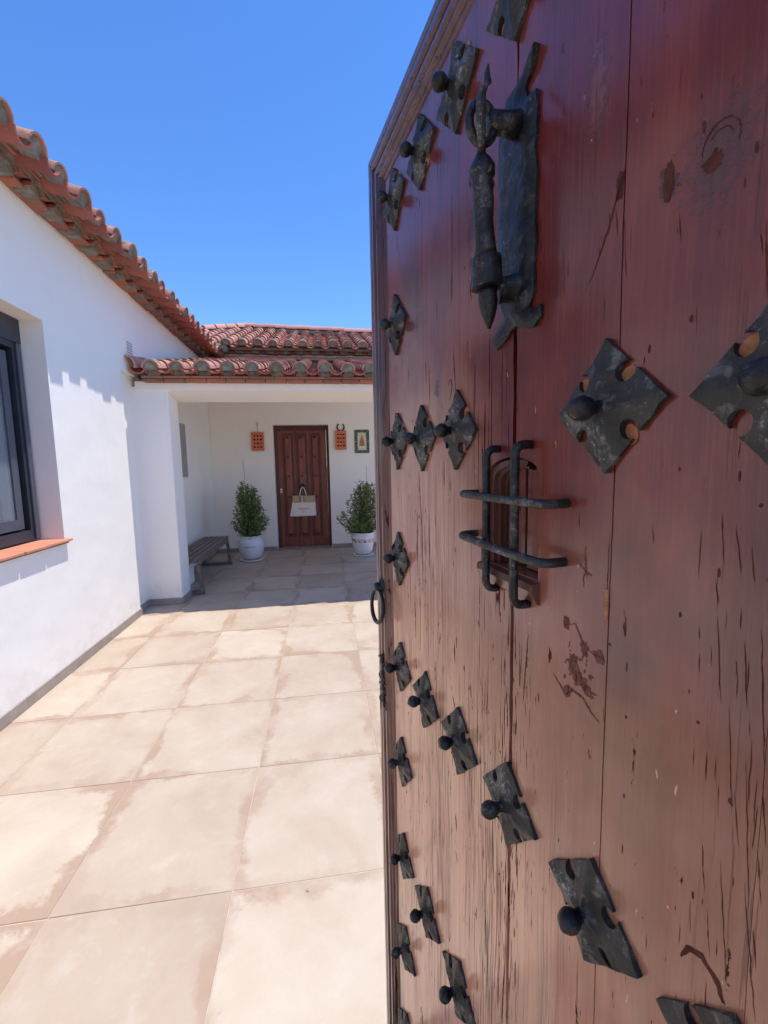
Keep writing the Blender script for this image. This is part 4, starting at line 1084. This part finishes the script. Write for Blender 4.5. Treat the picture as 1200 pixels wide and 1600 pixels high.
# ================================================================== POTTED PLANTS
def leafy(rs, top, base, width, lean, nbr, skirt_=None):
    """branches from the soil with small leaves"""
    rd = random.Random(rs); br = MB(); lf = MB()
    def leaf(p, d, sz):
        d = d.normalized(); s1 = d.cross(Vector((rd.uniform(-1, 1), rd.uniform(-1, 1), rd.uniform(-.4, 1)))).normalized(); nn_ = d.cross(s1)
        L = sz*rd.uniform(.7, 1.25); W = L*.27
        pts = [p, p+d*L*.35+s1*W+nn_*W*.25, p+d*L*.72+s1*W*.8+nn_*W*.1, p+d*L-nn_*W*.3, p+d*L*.72-s1*W*.8+nn_*W*.1, p+d*L*.35-s1*W+nn_*W*.25]
        lf.add(pts, [(0, 1, 2, 3), (0, 3, 4, 5)])
    for b in range(nbr):
        t = b/nbr; ht = base+(top-base)*(1-rd.random()**.85*.88)
        if b < 3: ht = top*(1-.05*b)
        a = rd.uniform(0, 2*math.pi); rad = width*(1-.80*((ht-base)/(top-base))**1.6)*rd.uniform(.5, 1.15)
        start = Vector((rd.uniform(-.05, .05), rd.uniform(-.05, .05), base-.02))
        rad *= 1+.35*noise.noise(Vector((rs*3.1, a*1.1, ht*5)))
        end = Vector((math.cos(a)*rad+lean[0]*(ht-base), math.sin(a)*rad+lean[1]*(ht-base), ht))
        mid = start.lerp(end, .55)+Vector((math.cos(a), math.sin(a), 0))*rad*.25+Vector((0, 0, -.03))
        pts = []
        for k in range(13):
            u = k/12; pts.append(start*(1-u)**2+mid*2*u*(1-u)+end*u*u+Vector((rd.uniform(-1, 1), rd.uniform(-1, 1), 0))*.006)
        br.tube(pts, [.005*(1-.8*k/12) for k in range(13)], 5)
        L = (end-start).length
        nl = int(L*80)
        for k in range(nl):
            u = .12+.88*(k/nl); i = min(11, int(u*12)); p = pts[i].lerp(pts[i+1], u*12-i)
            out = Vector((p.x, p.y, 0)); out = out.normalized() if out.length > .01 else Vector((1, 0, 0))
            d = out*rd.uniform(.1, 1)+Vector((rd.uniform(-.9, .9), rd.uniform(-.9, .9), rd.uniform(-.35, .9)))
            leaf(p+d.normalized()*.004, d, .038)
            if rd.random() < .38 and u < .93:
                q = p+d.normalized()*.05
                for _ in range(3): leaf(q+Vector((rd.uniform(-.015, .015), rd.uniform(-.015, .015), rd.uniform(-.015, .015))), d+Vector((rd.uniform(-1, 1), rd.uniform(-1, 1), rd.uniform(-1, 1)))*.8, .028)
    return br, lf
def potted(name, loc, label, kind, seed, top, width, lean, nbr):
    t = empty(name, loc); thing(t, label, 'potted plant', 'potted shrubs flanking the back door')
    if kind == 'plain':
        prof_ = [(.105, .026), (.128, .032), (.165, .09), (.190, .16), (.198, .225), (.192, .29), (.176, .335), (.160, .355), (.156, .372), (.172, .384), (.174, .398), (.160, .400), (.150, .390), (.148, .34), (.10, .33)]
        MB().lathe(prof_, 40).obj('pot', M['ceramic'], t, True)
        # thin dark line along the front of the belly
        pts = [(.1995*math.cos(a), .1995*math.sin(a), .243) for a in [R(-118+56*k/14) for k in range(15)]]
        MB().tube(pts, .0032, 5).obj('belly_line', M['frame'], t)
        # small side lug
        for sg in (1, -1):
            MB().tube([(sg*.185, -.03, .30), (sg*.215, -.03, .285), (sg*.212, -.03, .25), (sg*.194, -.03, .235)], .010, 8).obj('handle', M['ceramic'], t, True)
        rs_, rt = .165, .392
    else:
        prof_ = [(.098, .026), (.118, .03), (.142, .08), (.165, .16), (.183, .25), (.190, .32), (.188, .355), (.198, .365), (.199, .382), (.190, .386), (.178, .376), (.172, .33), (.10, .32)]
        MB().lathe(prof_, 40).obj('pot', M['ceramicf'], t, True)
        rs_, rt = .155, .378
    MB().lathe([(.001, .002), (rs_, .002), (rs_+.018, .012), (rs_+.022, .030), (rs_+.014, .031), (rs_+.004, .018), (.001, .016)], 36).obj('saucer', M['ceramic'], t, True)
    MB().lathe([(.001, rt-.022), (.12, rt-.026), (.170 if kind != 'plain' else .147, rt-.034)], 20).obj('soil', M['soil'], t)
    br, lf = leafy(seed, top, rt-.02, width, lean, nbr)
    br.obj('branches', M['bark'], t, True); lf.obj('foliage', M['leaf'], t, kind='stuff')
    MB().tube([(.02+lean[0], .0, rt-.05), (.02+lean[0]*1.5-.02, .02, top+.34 if kind == 'plain' else top+.2)], .0035, 6).obj('stake', M['stake'], t)
    return t
potted('potted_plant', (-1.165, 6.93, 0), 'bushy green shrub in a plain rounded white pot, left of the back door', 'plain', 3, 1.25, .33, (-.04, 0), 84)
potted('potted_plant', (.600, 6.90, 0), 'looser green shrub in a white pot painted with pink flowers, right of the door', 'flower', 11, 1.24, .40, (.06, 0), 66)

# ================================================================== WALL DECORATIONS
def plaque(name, x0, x1, z0, z1, label):
    cols, rows = 3, 4; hx = []; w_ = x1-x0; h_ = z1-z0
    for i in range(cols):
        for j in range(rows):
            cx = x0+w_*(.24+.26*i); cz = z0+h_*(.20+.20*j); rx = .017 if (i+j) % 2 == 0 else .013
            hx.append((cx-rx, cx+rx, cz-.014, cz+.014))
    o = holed([x0, x1], [z0, z1], hx, BW-.048, BW-.030, 1).obj(name, M['terra']); weld(o.data)
    bv = o.modifiers.new('soft_edge', 'BEVEL'); bv.width = .004; bv.segments = 2; bv.limit_method = 'ANGLE'
    o['label'] = label; o['category'] = 'wall plaque'; o['group'] = 'terracotta plaques beside the back door'
    MB().box(x0+.006, x1-.006, BW-.029, BW-.001, z0+.006, z1-.006).obj('backing', M['brownhole'], o)
    return o
plaque('terracotta_plaque', -1.186, -.980, 1.738, 2.050, 'pierced terracotta plaque hanging on the wall left of the back door, above the left shrub')
plaque('terracotta_plaque', .226, .416, 1.738, 2.064, 'pierced terracotta plaque under the horseshoe, right of the back door')
hs_ = MB().tube([(.324+.060*math.sin(a), BW-.014, 2.126-.061*math.cos(a)) for a in [R(-148+296*k/20) for k in range(21)]], [.0115]*21, 8, flat=1.0)
thing(hs_.obj('horseshoe', M['ironb'], None, True), 'dark iron horseshoe on the wall above the right terracotta plaque', 'horseshoe')
ct = empty('wall_charm', (-1.08, BW-.02, 2.15)); thing(ct, 'small dried grey hanging charm on a cord above the left terracotta plaque', 'ornament')
MB().tube([(0, 0, -.10), (.002, 0, 0)], .003, 6).obj('cord', M['stake'], ct)
MB().tube([(0, 0, .0), (-.003, 0, .02), (.004, 0, .05), (.0, 0, .085)], [.006, .017, .014, .003], 8, flat=.6).obj('tuft', M['fleece'], ct, True)
# glazed tile picture
tp = empty('tile_picture', (.69, BW, 1.875)); thing(tp, 'green bordered glazed tile picture on the wall right of the back door', 'tile picture')
TPW, TPH = .262, .408
def tb(name, mat, x0, x1, z0, z1, y0=-.016, y1=-.001, b=.002): return MB().bbox(x0, x1, y0, y1, z0, z1, b).obj(name, mat, tp)
tb('grout_bed', M['gwhite'], -TPW/2, TPW/2, -TPH/2, TPH/2, -.010, -.001)
bw_ = .052; g_ = .0025; X1_, Z1_ = TPW/2-.001, TPH/2-.001; xi, zi = X1_-bw_, Z1_-bw_
def quad(name, pts, mat, y0=-.017, y1=-.0102): return MB().prism(pts, y0, y1, axis=1).obj(name, mat, tp)
for sx in (1, -1):
    for sz in (1, -1):
        quad('border_tile', [(sx*X1_, sz*g_), (sx*X1_, sz*(Z1_-g_*1.5)), (sx*(xi+g_*.3), sz*(zi)), (sx*(xi+g_*.3), sz*g_)], M['green'])
        quad('border_tile', [(sx*g_, sz*Z1_), (sx*(X1_-g_*1.5), sz*Z1_), (sx*xi, sz*(zi+g_)), (sx*g_, sz*(zi+g_))], M['green'])
tb('picture_tile', M['gyellow'], -xi+g_, xi-g_, -zi+g_, zi-g_, -.016, -.0101)
def ell(cx, cz, rx, rz, y, mat, name='figure'):
    MB().prism([(cx+rx*math.cos(R(t)), cz+rz*math.sin(R(t))) for t in range(0, 360, 20)], y, -.0161, axis=1).obj(name, mat, tp)
quad('mantle', [(-.050, -.075), (.050, -.075), (.036, .02), (.014, .07), (-.014, .07), (-.036, .02)], M['gred'], -.0175, -.0161)
quad('robe', [(-.024, -.08), (.024, -.08), (.016, .03), (-.016, .03)], M['gbrown'], -.0182, -.0176)
ell(0, .083, .013, .016, -.0176, M['gbrown'], 'head'); ell(0, .108, .009, .010, -.0176, M['gyellow'], 'halo')
ell(-.02, -.105, .032, .014, -.0176, M['gwhite'], 'cloud'); ell(.024, -.108, .028, .012, -.0178, M['gwhite'], 'cloud')
for sx in (1, -1): quad('ornament', [(sx*.062, .135), (sx*.074, .135), (sx*.074, .105)], M['green'], -.0175, -.0161)

# ================================================================== TOTE BAG
bg_ = empty('tote_bag', (-.374, F0-.05, .76)); thing(bg_, 'cream and jute tote bag hanging from the back door knocker', 'bag')
def sheet(x0t, x1t, x0b, x1b, zt, zb, y0, depth, name, mat, nx=14, nz=10, wav=.006):
    mb = MB()
    for side in (0, 1):
        for j in range(nz+1):
            v = j/nz
            for i in range(nx+1):
                u = i/nx; xt = x0t+(x1t-x0t)*u; xb = x0b+(x1b-x0b)*u; x_ = xt+(xb-xt)*v
                puff = depth*(math.sin(math.pi*u)**.5)*(.35+.65*v)
                wz = wav*math.sin(u*9+v*3)*(.3+v*.7)+wav*.6*noise.noise(Vector((u*4, v*4, side)))
                mb.v.append((x_, y0+(-puff if side == 0 else puff*.15)+wz*(1 if side == 0 else .2), zt+(zb-zt)*v+.004*math.sin(u*7)*(1-v)))
    n = nx+1; o_ = (nz+1)*n
    for j in range(nz):
        for i in range(nx):
            a = j*n+i; mb.f += [(a, a+1, a+n+1, a+n), (o_+a, o_+a+n, o_+a+n+1, o_+a+1)]
    for j in range(nz):
        for i in (0, nx): a = j*n+i; mb.f.append((a, a+n, o_+a+n, o_+a))
    for i in range(nx): a = nz*n+i; mb.f.append((a, a+1, o_+a+1, o_+a))
    return mb.obj(name, mat, bg_, True)
sheet(-.192, .215, -.245, .228, .062, -.185, .0, .035, 'body', M['bagcream'])
sheet(-.180, .212, -.191, .214, .182, .060, .0, .012, 'upper_band', M['jute'], wav=.003)
for x_, m__ in ((-.052, M['green']), (-.015, M['bagcream']), (.012, M['stake'])):
    MB().box(x_-.007, x_+.007, -.020, -.0145, .064, .180).obj('stripe', m__, bg_)
for dy in (-.012, .012):
    MB().tube([(-.060, dy-.008, .175), (-.042, dy-.004, .26), (-.024, dy, .318), (0, dy+.002, .335), (.020, dy, .318), (.044, dy-.004, .26), (.068, dy-.008, .175)], .0085, 8).obj('handle', M['bagcream'], bg_, True)
rd = random.Random(4); x_ = -.085
while x_ < .085:
    wl_ = rd.uniform(.006, .011); MB().box(x_, x_+wl_, -.0475, -.0455, -.055, -.045+rd.choice((0, .004))).obj('printed_letter', M['pinkprint'], bg_); x_ += wl_+.003
for z_, a_, b_ in ((-.085, -.035, .045), (-.105, -.03, .03)):
    x_ = a_
    while x_ < b_:
        MB().box(x_, x_+.006, -.0490, -.0470, z_, z_+.005).obj('printed_letter', M['pinkprint'], bg_); x_ += .010
